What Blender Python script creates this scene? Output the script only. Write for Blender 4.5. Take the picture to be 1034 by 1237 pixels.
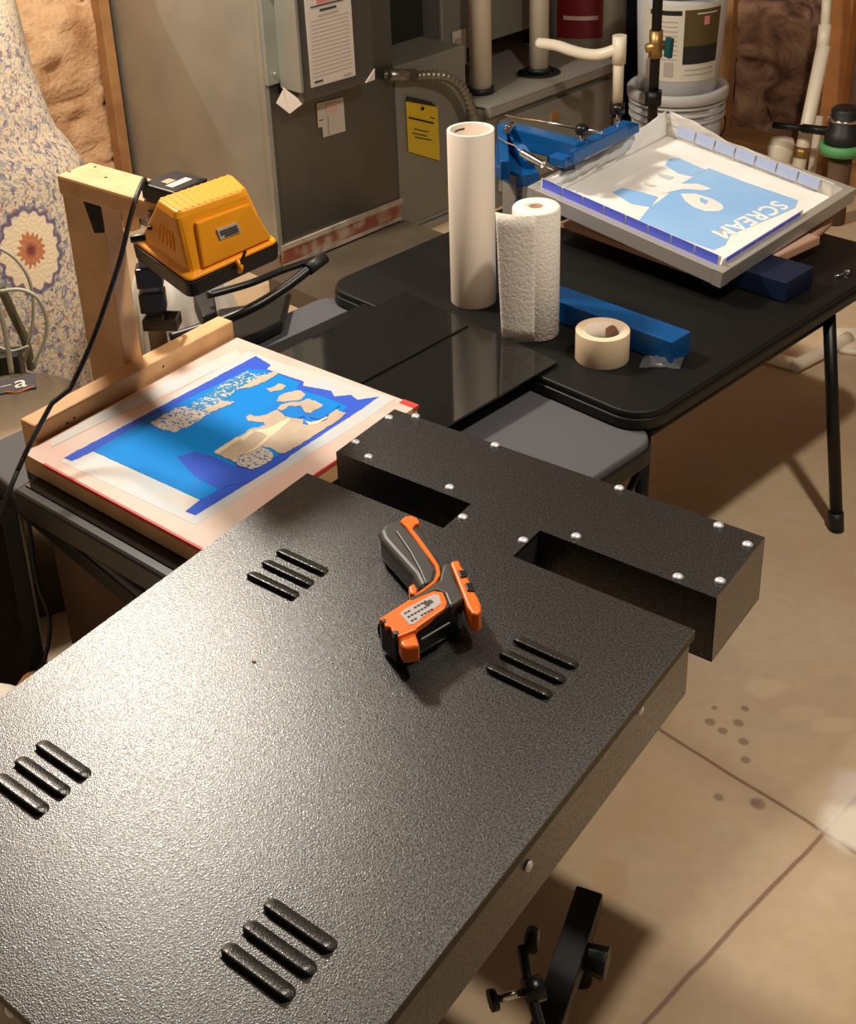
import bpy, bmesh, math, random
import numpy as np
from mathutils import Vector, Matrix, noise
random.seed(7)
for o in list(bpy.data.objects): bpy.data.objects.remove(o)
S = bpy.context.scene
COL = S.collection
# ------------------------------------------------------------------ camera
PW, PH = 1034, 1237
FPX, CX, CY, PITCH, ROLL, CAMZ = 1528.5, 355.7, 353.3, math.radians(25.25), math.radians(-4.85), 1.65
def _cam():
    c, s = math.cos(ROLL), math.sin(ROLL)
    Rm = np.array([[c, -s, 0], [s, c, 0], [0, 0, 1.0]])
    r = Rm @ np.array([1, 0, 0.0])
    fw = Rm @ np.array([0, -math.sin(PITCH), math.cos(PITCH)])
    up = Rm @ np.array([0, -math.cos(PITCH), -math.sin(PITCH)])
    return r, fw, up
_r, _fw, _up = _cam()
def ray(x, y):
    d = np.array([(x-CX)/FPX, (y-CY)/FPX, 1.0])
    return Vector((d @ _r, d @ _fw, d @ _up))
def at(x, y, z):          # photograph point -> room point at height z
    d = ray(x, y)
    return Vector((0, 0, CAMZ)) + d*((z-CAMZ)/d.z)
def proj(P):
    v = Vector(P)-Vector((0, 0, CAMZ)); a, b, c = (Vector(t) for t in (_r, _fw, _up)); q = a*v.x+b*v.y+c*v.z
    return FPX*q.x/q.z+CX, FPX*q.y/q.z+CY
def atd(x, y, Y):         # photograph point -> room point at forward distance Y
    d = ray(x, y)
    return Vector((0, 0, CAMZ)) + d*(Y/d.y)
cam = bpy.data.cameras.new('camera')
camo = bpy.data.objects.new('camera', cam); COL.objects.link(camo)
# camera axes in the room: right, up(-image down), back
cr = Vector((_r[0], _fw[0], _up[0])); cd = Vector((_r[1], _fw[1], _up[1])); cf = Vector((_r[2], _fw[2], _up[2]))
Mx = Matrix((cr, -cd, -cf)).transposed().to_4x4(); Mx.translation = Vector((0, 0, CAMZ))
camo.matrix_world = Mx
cam.sensor_fit = 'VERTICAL'; cam.sensor_height = 24; cam.lens = 24*FPX/PH
cam.shift_x = -(CX-PW/2)/PH; cam.shift_y = (CY-PH/2)/PH
cam.clip_start = .02
S.camera = camo
# ------------------------------------------------------------------ light
W = bpy.data.worlds.new('room_ambient'); S.world = W; W.use_nodes = True
W.node_tree.nodes['Background'].inputs[0].default_value = (1, .84, .68, 1)
W.node_tree.nodes['Background'].inputs[1].default_value = .16
def lamp(name, loc, power, col, rad):
    l = bpy.data.lights.new(name, 'POINT'); l.energy = power; l.color = col; l.shadow_soft_size = rad
    o = bpy.data.objects.new(name, l); COL.objects.link(o); o.location = loc
P0 = at(170, 840, .65); d0 = ray(170, 840)
LT = P0 + Vector((d0.x, d0.y, -d0.z))*((2.15-.65)/(-d0.z))
lamp('ceiling_bulb', LT, 150, (1, .92, .80), .12)
lamp('ceiling_bulb', (.92, 1.42, 2.25), 84, (1, .91, .78), .05)

S.view_settings.view_transform = 'Standard'; S.view_settings.look = 'None'
S.view_settings.exposure = 0.0; S.view_settings.gamma = 1.0; S.view_settings.use_curve_mapping = False

# ------------------------------------------------------------------ materials
def mk(name, col, rough=.5, metal=0, noise_=None, bump=0, bscale=200, trans=0, alpha=1, sheen=0, spec=None, coat=0, dist=.001):
    m = bpy.data.materials.new(name); m.use_nodes = True
    nt = m.node_tree; b = nt.nodes['Principled BSDF']
    b.inputs['Base Color'].default_value = (*col, 1); b.inputs['Roughness'].default_value = rough
    b.inputs['Metallic'].default_value = metal
    if spec is not None: b.inputs['Specular IOR Level'].default_value = spec
    if trans: b.inputs['Transmission Weight'].default_value = trans
    if alpha < 1: b.inputs['Alpha'].default_value = alpha
    if coat: b.inputs['Coat Weight'].default_value = coat
    tc = nt.nodes.new('ShaderNodeTexCoord')
    if noise_:
        col2, sc, lo, hi = noise_
        n = nt.nodes.new('ShaderNodeTexNoise'); n.inputs['Scale'].default_value = sc; n.inputs['Detail'].default_value = 5
        rp = nt.nodes.new('ShaderNodeValToRGB'); rp.color_ramp.elements[0].position = lo; rp.color_ramp.elements[1].position = hi
        rp.color_ramp.elements[0].color = (*col, 1); rp.color_ramp.elements[1].color = (*col2, 1)
        nt.links.new(tc.outputs['Object'], n.inputs['Vector']); nt.links.new(n.outputs['Fac'], rp.inputs[0])
        nt.links.new(rp.outputs[0], b.inputs['Base Color'])
    if bump:
        n2 = nt.nodes.new('ShaderNodeTexNoise'); n2.inputs['Scale'].default_value = bscale; n2.inputs['Detail'].default_value = 3
        bp = nt.nodes.new('ShaderNodeBump'); bp.inputs['Strength'].default_value = bump; bp.inputs['Distance'].default_value = dist
        nt.links.new(tc.outputs['Object'], n2.inputs['Vector']); nt.links.new(n2.outputs['Fac'], bp.inputs['Height'])
        nt.links.new(bp.outputs[0], b.inputs['Normal'])
    return m
def powder_mat():
    m = bpy.data.materials.new('black_powder_coat'); m.use_nodes = True; nt = m.node_tree; b = nt.nodes['Principled BSDF']
    b.inputs['Base Color'].default_value = (.011, .010, .009, 1); b.inputs['Roughness'].default_value = .31; b.inputs['Specular IOR Level'].default_value = .9; b.inputs['Coat Weight'].default_value = .3; b.inputs['Coat Roughness'].default_value = .36
    tc = nt.nodes.new('ShaderNodeTexCoord')
    v = nt.nodes.new('ShaderNodeTexVoronoi'); v.inputs['Scale'].default_value = 620; nt.links.new(tc.outputs['Object'], v.inputs['Vector'])
    n = nt.nodes.new('ShaderNodeTexNoise'); n.inputs['Scale'].default_value = 700; n.inputs['Detail'].default_value = 3; nt.links.new(tc.outputs['Object'], n.inputs['Vector'])
    a = nt.nodes.new('ShaderNodeMath'); a.operation = 'ADD'; nt.links.new(v.outputs['Distance'], a.inputs[0]); nt.links.new(n.outputs['Fac'], a.inputs[1])
    n3 = nt.nodes.new('ShaderNodeTexNoise'); n3.inputs['Scale'].default_value = 480; n3.inputs['Detail'].default_value = 2; nt.links.new(tc.outputs['Object'], n3.inputs['Vector'])
    mr = nt.nodes.new('ShaderNodeMapRange'); nt.links.new(n3.outputs['Fac'], mr.inputs[0])
    for i_, v_ in enumerate((.36, .64, .22, .40)): mr.inputs[i_+1].default_value = v_
    nt.links.new(mr.outputs[0], b.inputs['Roughness'])
    bp = nt.nodes.new('ShaderNodeBump'); bp.inputs['Strength'].default_value = .8; bp.inputs['Distance'].default_value = .00022
    nt.links.new(a.outputs[0], bp.inputs['Height']); nt.links.new(bp.outputs[0], b.inputs['Normal']); nt.links.new(bp.outputs[0], b.inputs['Coat Normal'])
    return m
M = {}
M['powder'] = powder_mat()
_po = mk('black_powder_coat', (.010, .009, .008), .36, 0, ((.022, .020, .017), 420, .35, .7), .8, 400, dist=.0005, spec=.85)
M['ceiling'] = mk('dark_joists', (.10, .065, .04), .8)
M['black_metal'] = mk('black_satin_metal', (.006, .006, .006), .45, 0, spec=.35, bump=.25, bscale=500)
M['dark_inside'] = mk('dark_steel_inside', (.006, .006, .006), .8)
M['black_plastic'] = mk('black_plastic', (.004, .004, .004), .35)
M['rubber'] = mk('black_rubber', (.014, .013, .012), .5)
M['screw'] = mk('zinc_screw', (.80, .76, .82), .35, .5)
M['chrome'] = mk('chrome', (.8, .78, .74), .15, 1)
M['orange'] = mk('orange_plastic', (.92, .17, .01), .38)
M['grip'] = mk('charcoal_grip', (.05, .048, .043), .42)
M['grey_label'] = mk('silver_label', (.5, .46, .45), .4)
M['ink'] = mk('dark_ink', (.05, .045, .05), .6)
M['yellow'] = mk('amber_plastic', (.95, .37, .008), .36)
M['pine'] = mk('pine_wood', (.78, .47, .22), .55, 0, ((.62, .34, .15), 14, .35, .75))
M['pine_dark'] = mk('stud_wood', (.40, .20, .07), .7, 0, ((.28, .13, .05), 12, .35, .7))
M['orange_wood'] = mk('orange_stud', (.50, .20, .055), .7, 0, ((.36, .14, .04), 9, .35, .7))
M['tape_pink'] = mk('pink_taped_border', (.74, .48, .40), .5, 0, ((.72, .62, .54), 9, .35, .7))
M['tape_grey'] = mk('pale_blue_grey_tape', (.58, .64, .68), .4, 0, ((.72, .62, .52), 14, .4, .72))
M['red'] = mk('red_edge', (.62, .05, .04), .5)
M['tape_blue'] = mk('blue_masking_tape', (.04, .11, .66), .6, spec=.15)
M['emulsion'] = mk('blue_emulsion', (.0, .25, .76), .6, 0, ((.015, .20, .70), 7, .55, .64), spec=.15)
M['beige'] = mk('open_mesh_beige', (.62, .49, .36), .5, 0, ((.50, .39, .30), 16, .4, .65))
M['cream'] = mk('cream_stripe', (.80, .68, .48), .5)
M['paper'] = mk('white_paper', (.86, .76, .64), .7)
M['towel'] = mk('paper_towel_white', (.88, .82, .73), .9, 0, bump=.7, bscale=160, dist=.003)
M['core'] = mk('cardboard_core', (.42, .24, .15), .8)
M['core_light'] = mk('pale_cardboard', (.55, .42, .33), .8)
M['masking'] = mk('cream_masking_tape', (.86, .66, .44), .6)
M['masking_face'] = mk('masking_tape_edge', (.90, .62, .34), .6)
M['table_black'] = mk('black_table_top', (.006, .006, .005), .50, 0, spec=.3, bump=.25, bscale=600)
M['table_rim'] = mk('black_table_rim', (.007, .007, .006), .4, spec=.35)
M['grey_vinyl'] = mk('charcoal_grey_table_vinyl', (.085, .085, .095), .6, 0, bump=.3, bscale=700)
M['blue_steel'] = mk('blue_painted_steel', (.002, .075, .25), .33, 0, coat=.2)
M['blue_dark'] = mk('shaded_blue_steel', (.004, .012, .04), .4)  # dark copy of the press blue, with shadow put into the colour
M['alu'] = mk('brushed_aluminium', (.50, .47, .42), .40, .45, bump=.15, bscale=120)
M['pad_brown'] = mk('dull_brown_board', (.13, .10, .065), .7, 0, ((.09, .07, .045), 5, .35, .7))
M['conduit'] = mk('dull_conduit_steel', (.26, .24, .19), .32, .8)
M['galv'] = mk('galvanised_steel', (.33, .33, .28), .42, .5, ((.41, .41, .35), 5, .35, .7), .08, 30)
M['galv_dark'] = mk('galvanised_steel_shaded', (.17, .17, .155), .38, .8, ((.12, .12, .11), 3, .35, .7), .08, 30)  # darker copy of the duct steel, shade of the front put into the colour
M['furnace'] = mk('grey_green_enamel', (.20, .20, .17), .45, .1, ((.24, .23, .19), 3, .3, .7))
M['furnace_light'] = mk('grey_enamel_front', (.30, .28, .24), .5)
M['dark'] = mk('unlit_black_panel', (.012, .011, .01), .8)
M['pvc'] = mk('cream_pvc', (.90, .80, .63), .38)
M['bucket'] = mk('light_grey_bucket', (.50, .49, .49), .5)
M['bucket_label'] = mk('pale_bucket_label', (.62, .58, .48), .5)
M['label_dark'] = mk('olive_brown_label', (.09, .06, .02), .45)
M['label_black'] = mk('black_label', (.012, .011, .012), .5)
M['label_red'] = mk('dark_red_label', (.22, .015, .025), .4)
M['tank'] = mk('tank_grey', (.36, .33, .26), .5)
M['yellow_tag'] = mk('yellow_tag_card', (.70, .48, .02), .6)
M['sheet'] = mk('white_form_paper', (.66, .58, .50), .7)
M['sheet_line'] = mk('grey_form_print', (.42, .35, .31), .7)
M['sheet_pink'] = mk('pink_print', (.62, .20, .17), .7)
M['stain_red'] = mk('red_brown_sealant', (.30, .09, .05), .7, 0, ((.45, .33, .24), 18, .45, .6))
M['white_tape'] = mk('dirty_white_tape', (.50, .42, .33), .6, 0, ((.28, .22, .16), 22, .45, .7))
M['brass'] = mk('brass_valve', (.45, .28, .1), .4, .8)
M['green'] = mk('green_rubber_cap', (.12, .40, .14), .5)
M['teal'] = mk('teal_handle', (.005, .07, .08), .4)
M['cardboard'] = mk('brown_cardboard', (.12, .065, .035), .85, 0, ((.17, .095, .05), 6, .35, .7))
M['dark_brown'] = mk('dark_brown_wood', (.035, .025, .015), .8, 0, ((.055, .038, .022), 6, .35, .7))
M['drum'] = mk('brushed_drum_steel', (.30, .26, .20), .24, .9, bump=.1, bscale=50)
M['white_cloth'] = mk('white_fabric', (.95, .92, .84), .85, 0, ((.82, .74, .60), 20, .4, .7))
M['cable'] = mk('grey_green_cable', (.42, .40, .30), .5)
M['cable_dark'] = mk('dark_green_cable', (.10, .09, .045), .5)
M['glass_black'] = mk('smoked_glass_sheet', (.014, .013, .012), .07, 0, coat=.3)
M['wall_grey'] = mk('concrete_wall_paint', (.24, .19, .14), .9, 0, ((.16, .12, .08), 4, .35, .7))
M['pinkpad'] = mk('pink_adhesive_top', (.75, .50, .42), .5)
M['wood_edge'] = mk('plywood_edge', (.62, .34, .2), .6)
M['film'] = mk('clear_film', (.85, .80, .72), .25, 0, trans=.0, alpha=.42)
M['film_blue'] = mk('pale_blue_tape_film', (.48, .56, .78), .3, 0, alpha=.72)
M['mesh_white'] = mk('white_screen_mesh', (.92, .90, .86), .5, 0, ((.82, .79, .74), 7, .4, .7))
M['mesh_blue'] = mk('pale_blue_emulsion', (.28, .52, .88), .4, 0, ((.34, .58, .90), 5, .4, .7))
M['violet_tape'] = mk('violet_blue_tape', (.10, .14, .85), .4)
M['plastic_bag'] = mk('translucent_plastic', (.30, .30, .32), .2, 0, alpha=.22)
M['white_plastic'] = mk('white_plastic', (.72, .66, .56), .5)
M['brown_lump'] = mk('brown_leather', (.38, .17, .05), .5)

def _unused(): pass
def insul_mat(name, c1, c2, c3, sc):
    m = bpy.data.materials.new(name); m.use_nodes = True; nt = m.node_tree; b = nt.nodes['Principled BSDF']
    b.inputs['Roughness'].default_value = .95
    tc = nt.nodes.new('ShaderNodeTexCoord')
    n = nt.nodes.new('ShaderNodeTexNoise'); n.inputs['Scale'].default_value = sc; n.inputs['Detail'].default_value = 8; n.inputs['Distortion'].default_value = 1.2
    rp = nt.nodes.new('ShaderNodeValToRGB'); e = rp.color_ramp.elements
    e[0].position = .32; e[0].color = (*c1, 1); e[1].position = .68; e[1].color = (*c3, 1)
    q = e.new(.5); q.color = (*c2, 1)
    nt.links.new(tc.outputs['Object'], n.inputs['Vector']); nt.links.new(n.outputs['Fac'], rp.inputs[0]); nt.links.new(rp.outputs[0], b.inputs['Base Color'])
    n2 = nt.nodes.new('ShaderNodeTexNoise'); n2.inputs['Scale'].default_value = sc*9; n2.inputs['Detail'].default_value = 6
    bp = nt.nodes.new('ShaderNodeBump'); bp.inputs['Strength'].default_value = .7; bp.inputs['Distance'].default_value = .01
    nt.links.new(tc.outputs['Object'], n2.inputs['Vector']); nt.links.new(n2.outputs['Fac'], bp.inputs['Height']); nt.links.new(bp.outputs[0], b.inputs['Normal'])
    return m
M['insul_l'] = insul_mat('tan_fibreglass', (.40, .20, .09), (.60, .36, .19), (.70, .46, .27), 7)
M['insul_r'] = insul_mat('brown_pink_fibreglass', (.10, .045, .03), (.30, .16, .10), (.46, .29, .17), 8)

def mnode(nt, op, a, b=None, c=None):
    n = nt.nodes.new('ShaderNodeMath'); n.operation = op
    for i, v in enumerate((a, b, c)):
        if v is None: continue
        if isinstance(v, (int, float)): n.inputs[i].default_value = v
        else: nt.links.new(v, n.inputs[i])
    return n.outputs[0]
def mixc(nt, fac, a, b):
    n = nt.nodes.new('ShaderNodeMix'); n.data_type = 'RGBA'
    if isinstance(fac, (int, float)): n.inputs[0].default_value = fac
    else: nt.links.new(fac, n.inputs[0])
    for s, v in ((6, a), (7, b)):
        if isinstance(v, tuple): n.inputs[s].default_value = (*v, 1)
        else: nt.links.new(v, n.inputs[s])
    return n.outputs[2]
def ramp(nt, val, lo, hi, v0=0, v1=1):
    n = nt.nodes.new('ShaderNodeMapRange'); nt.links.new(val, n.inputs[0])
    n.inputs[1].default_value = lo; n.inputs[2].default_value = hi; n.inputs[3].default_value = v0; n.inputs[4].default_value = v1
    return n.outputs[0]
def noiset(nt, vec, sc, det=4, dis=0):
    n = nt.nodes.new('ShaderNodeTexNoise'); n.inputs['Scale'].default_value = sc; n.inputs['Detail'].default_value = det; n.inputs['Distortion'].default_value = dis
    nt.links.new(vec, n.inputs['Vector']); return n.outputs['Fac']
HT = math.radians(-52.02)       # direction the furnace, duct and tables follow
UA = Vector((math.cos(HT), math.sin(HT), 0)); VA = Vector((-math.sin(HT), math.cos(HT), 0))
def floor_mat():
    m = bpy.data.materials.new('stained_concrete'); m.use_nodes = True; nt = m.node_tree; b = nt.nodes['Principled BSDF']
    b.inputs['Roughness'].default_value = .6
    tc = nt.nodes.new('ShaderNodeTexCoord'); V = tc.outputs['Object']
    sp = nt.nodes.new('ShaderNodeSeparateXYZ'); nt.links.new(V, sp.inputs[0]); X, Y = sp.outputs[0], sp.outputs[1]
    base = mixc(nt, ramp(nt, noiset(nt, V, 1.7, 5), .35, .65), (.55, .38, .22), (.68, .54, .37))
    base = mixc(nt, ramp(nt, noiset(nt, V, 4.5, 5, .5), .58, .70, 0, .55), base, (.55, .42, .33))
    base = mixc(nt, ramp(nt, noiset(nt, V, 38, 3), .3, .7, 0, .14), base, (.28, .19, .11))
    # saw-cut joints through the crossing at (.74,1.38)
    wob = ramp(nt, noiset(nt, V, 6, 2), 0, 1, -.006, .006)
    for ax in (UA, VA):
        d = mnode(nt, 'ADD', mnode(nt, 'MULTIPLY', X, ax.x), mnode(nt, 'MULTIPLY', Y, ax.y))
        d = mnode(nt, 'ADD', mnode(nt, 'SUBTRACT', d, ax.x*.745+ax.y*1.385), wob)
        f = ramp(nt, mnode(nt, 'ABSOLUTE', d), .002, .0045, .85, 0)
        base = mixc(nt, f, base, (.14, .07, .04))
        f2 = ramp(nt, mnode(nt, 'ABSOLUTE', d), .0, .06, .3, 0)
        base = mixc(nt, f2, base, (.34, .20, .12))
    # drips and pale mineral marks
    def blot(px, py, r, col, k, sx=1):
        p = at(px, py, 0)
        dx = mnode(nt, 'MULTIPLY', mnode(nt, 'SUBTRACT', X, p.x), 1/sx); dy = mnode(nt, 'SUBTRACT', Y, p.y)
        d = mnode(nt, 'SQRT', mnode(nt, 'ADD', mnode(nt, 'MULTIPLY', dx, dx), mnode(nt, 'MULTIPLY', dy, dy)))
        d = mnode(nt, 'ADD', d, ramp(nt, noiset(nt, V, 20, 3), 0, 1, -.4*r, .4*r))
        return mixc(nt, ramp(nt, d, r*.6, r, k, 0), base, col)
    for px, py, r in ((858, 872, .010), (873, 883, .009), (892, 873, .011), (898, 896, .010), (901, 918, .010), (863, 855, .007), (900, 856, .009), (915, 971, .014), (913, 970, .008), (868, 963, .011)):
        base = blot(px, py, r, (.26, .17, .12), .75)
    base = blot(925, 830, .028, (.72, .57, .38), .8, 1.6)
    base = blot(968, 862, .022, (.70, .54, .34), .6, 2.2)
    base = blot(1005, 875, .022, (.72, .56, .36), .7, 2.0)
    base = blot(1032, 1000, .06, (.85, .78, .66), .85)
    base = blot(1035, 955, .05, (.68, .60, .55), .6)
    base = blot(735, 1060, .05, (.52, .30, .14), .4, .7)
    nt.links.new(base, b.inputs['Base Color'])
    bp = nt.nodes.new('ShaderNodeBump'); bp.inputs['Strength'].default_value = .15; bp.inputs['Distance'].default_value = .003
    nt.links.new(noiset(nt, V, 60, 4), bp.inputs['Height']); nt.links.new(bp.outputs[0], b.inputs['Normal'])
    return m
M['floor'] = floor_mat()
def rug_mat():
    m = bpy.data.materials.new('floral_rug_pile'); m.use_nodes = True; nt = m.node_tree; b = nt.nodes['Principled BSDF']
    b.inputs['Roughness'].default_value = .95
    tc = nt.nodes.new('ShaderNodeTexCoord'); V = tc.outputs['UV']
    base = mixc(nt, ramp(nt, noiset(nt, V, 3, 4), .35, .65), (.58, .47, .33), (.52, .40, .27))
    dens = ramp(nt, noiset(nt, V, 2.2, 2), .40, .55, .0, .12)
    sp = nt.nodes.new('ShaderNodeSeparateXYZ'); nt.links.new(V, sp.inputs[0])
    low = ramp(nt, sp.outputs[1], .95, 1.12, .035, -.12)
    for sc, col, th in ((58, (.09, .09, .17), .615), (70, (.26, .24, .28), .60), (50, (.40, .18, .11), .67), (44, (.20, .12, .14), .67), (80, (.30, .30, .20), .64)):
        n = mnode(nt, 'ADD', noiset(nt, V, sc, 3, .8), low)
        base = mixc(nt, ramp(nt, n, th-.01, th+.02, 0, .85), base, col)
    # round flower medallion
    du = mnode(nt, 'SUBTRACT', sp.outputs[0], RUGC[0]); dv = mnode(nt, 'SUBTRACT', sp.outputs[1], RUGC[1])
    r = mnode(nt, 'SQRT', mnode(nt, 'ADD', mnode(nt, 'MULTIPLY', du, du), mnode(nt, 'MULTIPLY', dv, dv)))
    ang = mnode(nt, 'ARCTAN2', dv, du)
    pet = mnode(nt, 'MULTIPLY', mnode(nt, 'SINE', mnode(nt, 'MULTIPLY', ang, 16)), .005)
    rr = mnode(nt, 'ADD', mnode(nt, 'ADD', r, pet), ramp(nt, noiset(nt, V, 30, 2), 0, 1, -.012, .012))
    base = mixc(nt, ramp(nt, rr, .092, .098, .9, 0), base, (.10, .07, .14))
    base = mixc(nt, ramp(nt, rr, .080, .084, 1, 0), base, (.66, .52, .34))
    base = mixc(nt, ramp(nt, rr, .034, .038, 1, 0), base, (.42, .15, .06))
    base = mixc(nt, ramp(nt, rr, .012, .014, 1, 0), base, (.16, .03, .03))
    # curved border line high up
    d2 = mnode(nt, 'ABSOLUTE', mnode(nt, 'SUBTRACT', mnode(nt, 'ADD', sp.outputs[1], mnode(nt, 'MULTIPLY', mnode(nt, 'MULTIPLY', du, du), 2.5)), 1.24))
    base = mixc(nt, ramp(nt, d2, .004, .008, .8, 0), base, (.12, .09, .16))
    nt.links.new(base, b.inputs['Base Color'])
    bp = nt.nodes.new('ShaderNodeBump'); bp.inputs['Strength'].default_value = .5; bp.inputs['Distance'].default_value = .004
    nt.links.new(noiset(nt, V, 130, 3), bp.inputs['Height']); nt.links.new(bp.outputs[0], b.inputs['Normal'])
    return m
def speck_mat(name, a, bcol, sc, th):
    m = bpy.data.materials.new(name); m.use_nodes = True; nt = m.node_tree; b = nt.nodes['Principled BSDF']; b.inputs['Roughness'].default_value = .45
    tc = nt.nodes.new('ShaderNodeTexCoord')
    c = mixc(nt, ramp(nt, noiset(nt, tc.outputs['Object'], sc, 2, .4), th, th+.03), a, bcol)
    nt.links.new(c, b.inputs['Base Color']); return m
M['speck_a'] = speck_mat('beige_with_blue_specks', (.03, .17, .50), (.66, .57, .46), 190, .43)
M['speck_b'] = speck_mat('blue_with_pale_specks', (.0, .22, .52), (.58, .58, .50), 170, .53)
M['speck_w'] = speck_mat('blue_with_white_flecks', (.0, .27, .62), (.60, .60, .52), 75, .54)

# ------------------------------------------------------------------ mesh helpers
class MB:
    def __init__(s): s.bm = bmesh.new(); s.mi = 0
    def _f(s, vs, smooth=False):
        try:
            f = s.bm.faces.new(vs); f.material_index = s.mi; f.smooth = smooth; return f
        except ValueError: return None
    def box(s, c, d, R=None):
        c = Vector(c); hx, hy, hz = d[0]/2, d[1]/2, d[2]/2; v = []
        for x, y, z in ((-1,-1,-1),(1,-1,-1),(1,1,-1),(-1,1,-1),(-1,-1,1),(1,-1,1),(1,1,1),(-1,1,1)):
            p = Vector((x*hx, y*hy, z*hz)); p = R @ p if R is not None else p
            v.append(s.bm.verts.new(c+p))
        for q in ((3,2,1,0),(4,5,6,7),(0,1,5,4),(1,2,6,5),(2,3,7,6),(3,0,4,7)): s._f([v[i] for i in q])
        return s
    def b2(s, lo, hi):
        return s.box([(a+b)/2 for a, b in zip(lo, hi)], [b-a for a, b in zip(lo, hi)])
    def prism(s, pts, vec):
        vec = Vector(vec); a = [s.bm.verts.new(Vector(p)) for p in pts]; b = [s.bm.verts.new(Vector(p)+vec) for p in pts]
        s._f(a[::-1]); s._f(b)
        n = len(a)
        for i in range(n): s._f([a[i], a[(i+1) % n], b[(i+1) % n], b[i]])
        return s
    def loft(s, rings, cap=True, smooth=False):
        R = [[s.bm.verts.new(Vector(p)) for p in r] for r in rings]; n = len(R[0])
        for a, b in zip(R, R[1:]):
            for i in range(n): s._f([a[i], a[(i+1) % n], b[(i+1) % n], b[i]], smooth)
        if cap: s._f(R[0][::-1]); s._f(R[-1])
        return s
    def bar(s, p, q, w, h, up=(0, 0, 1)):      # square bar from p to q
        p, q = Vector(p), Vector(q); x = (q-p); L = x.length; x.normalize(); y = Vector(up).cross(x).normalized(); z = x.cross(y)
        R = Matrix((x, y, z)).transposed(); return s.box((p+q)/2, (L, w, h), R)
    def cyl(s, p, q, r, r2=None, n=20, cap=True):
        return s.tube([p, q], r, n, radii=[r, r if r2 is None else r2], cap=cap)
    def tube(s, path, r, n=10, radii=None, cap=True):
        P = [Vector(p) for p in path]; rings = []; prev = None
        for i, p in enumerate(P):
            t = (P[min(i+1, len(P)-1)]-P[max(i-1, 0)]).normalized()
            a = prev if prev is not None else (Vector((0, 0, 1)) if abs(t.z) < .9 else Vector((1, 0, 0)))
            x = (a-t*a.dot(t)).normalized(); y = t.cross(x); prev = x
            rr = radii[i] if radii else r
            rings.append([p+(x*math.cos(k*2*math.pi/n)+y*math.sin(k*2*math.pi/n))*rr for k in range(n)])
        return s.loft(rings, cap, True)
    def lathe(s, prof, c=(0, 0, 0), n=40, close=False):
        c = Vector(c); rings = [[c+Vector((r*math.cos(k*2*math.pi/n), r*math.sin(k*2*math.pi/n), z)) for k in range(n)] for r, z in prof]
        if close: rings.append(rings[0])
        R = [[s.bm.verts.new(p) for p in r] for r in rings[:-1 if close else None]]
        if close: R.append(R[0])
        for a, b in zip(R, R[1:]):
            for i in range(n): s._f([a[i], a[(i+1) % n], b[(i+1) % n], b[i]], True)
        if not close:
            if prof[0][0] > 1e-4: s._f(R[0][::-1])
            if prof[-1][0] > 1e-4: s._f(R[-1])
        return s
    def grid(s, fn, nu, nv, smooth=True, uv=None):
        V = [[s.bm.verts.new(Vector(fn(i/nu, j/nv))) for j in range(nv+1)] for i in range(nu+1)]
        lay = s.bm.loops.layers.uv.verify() if uv else None
        for i in range(nu):
            for j in range(nv):
                f = s._f([V[i][j], V[i+1][j], V[i+1][j+1], V[i][j+1]], smooth)
                if uv:
                    for l, (a, b) in zip(f.loops, ((i, j), (i+1, j), (i+1, j+1), (i, j+1))): l[lay].uv = uv(a/nu, b/nv)
        return s
    def build(s, name, mats, parent=None, bevel=0, seg=2, recalc=True, label=None, solid=0, flat_angle=35):
        if recalc: bmesh.ops.recalc_face_normals(s.bm, faces=s.bm.faces)
        me = bpy.data.meshes.new(name); s.bm.to_mesh(me); s.bm.free()
        for m in (mats if isinstance(mats, (list, tuple)) else [mats]): me.materials.append(M[m])
        o = bpy.data.objects.new(name, me); COL.objects.link(o)
        if parent: o.parent = parent
        if bevel:
            b = o.modifiers.new('bevel', 'BEVEL'); b.width = bevel; b.segments = seg; b.limit_method = 'ANGLE'; b.angle_limit = math.radians(flat_angle)
            b.harden_normals = False
        if solid:
            q = o.modifiers.new('solid', 'SOLIDIFY'); q.thickness = solid; q.offset = 0
        if label: o['label'] = label
        return o
def tag(o, label=None, cat=None, group=None, kind=None):
    if label: o['label'] = label
    if cat: o['category'] = cat
    if group: o['group'] = group
    if kind: o['kind'] = kind
    return o
def thing(name, label, cat, loc=(0, 0, 0), rz=0, group=None):
    o = bpy.data.objects.new(name, None); o.empty_display_size = .05; COL.objects.link(o)
    o.location = loc; o.rotation_euler = (0, 0, rz); return tag(o, label, cat, group)
class Frame:
    def __init__(s, px, py, z, deg):
        s.O = at(px, py, z); s.z = z; s.a = math.radians(deg); s.u = Vector((math.cos(s.a), math.sin(s.a), 0)); s.v = Vector((-math.sin(s.a), math.cos(s.a), 0))
        s.base = Vector((s.O.x, s.O.y, 0))
    def L(s, w): w = Vector(w)-s.base; return Vector((w.dot(s.u), w.dot(s.v), w.z))
    def p(s, x, y, z): return s.L(at(x, y, z))
    def W(s, x, y, z): return s.base+s.u*x+s.v*y+Vector((0, 0, z))
    def thing(s, name, label, cat, group=None, at_=(0, 0, 0)):
        return thing(name, label, cat, s.W(*at_), s.a, group)
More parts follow.
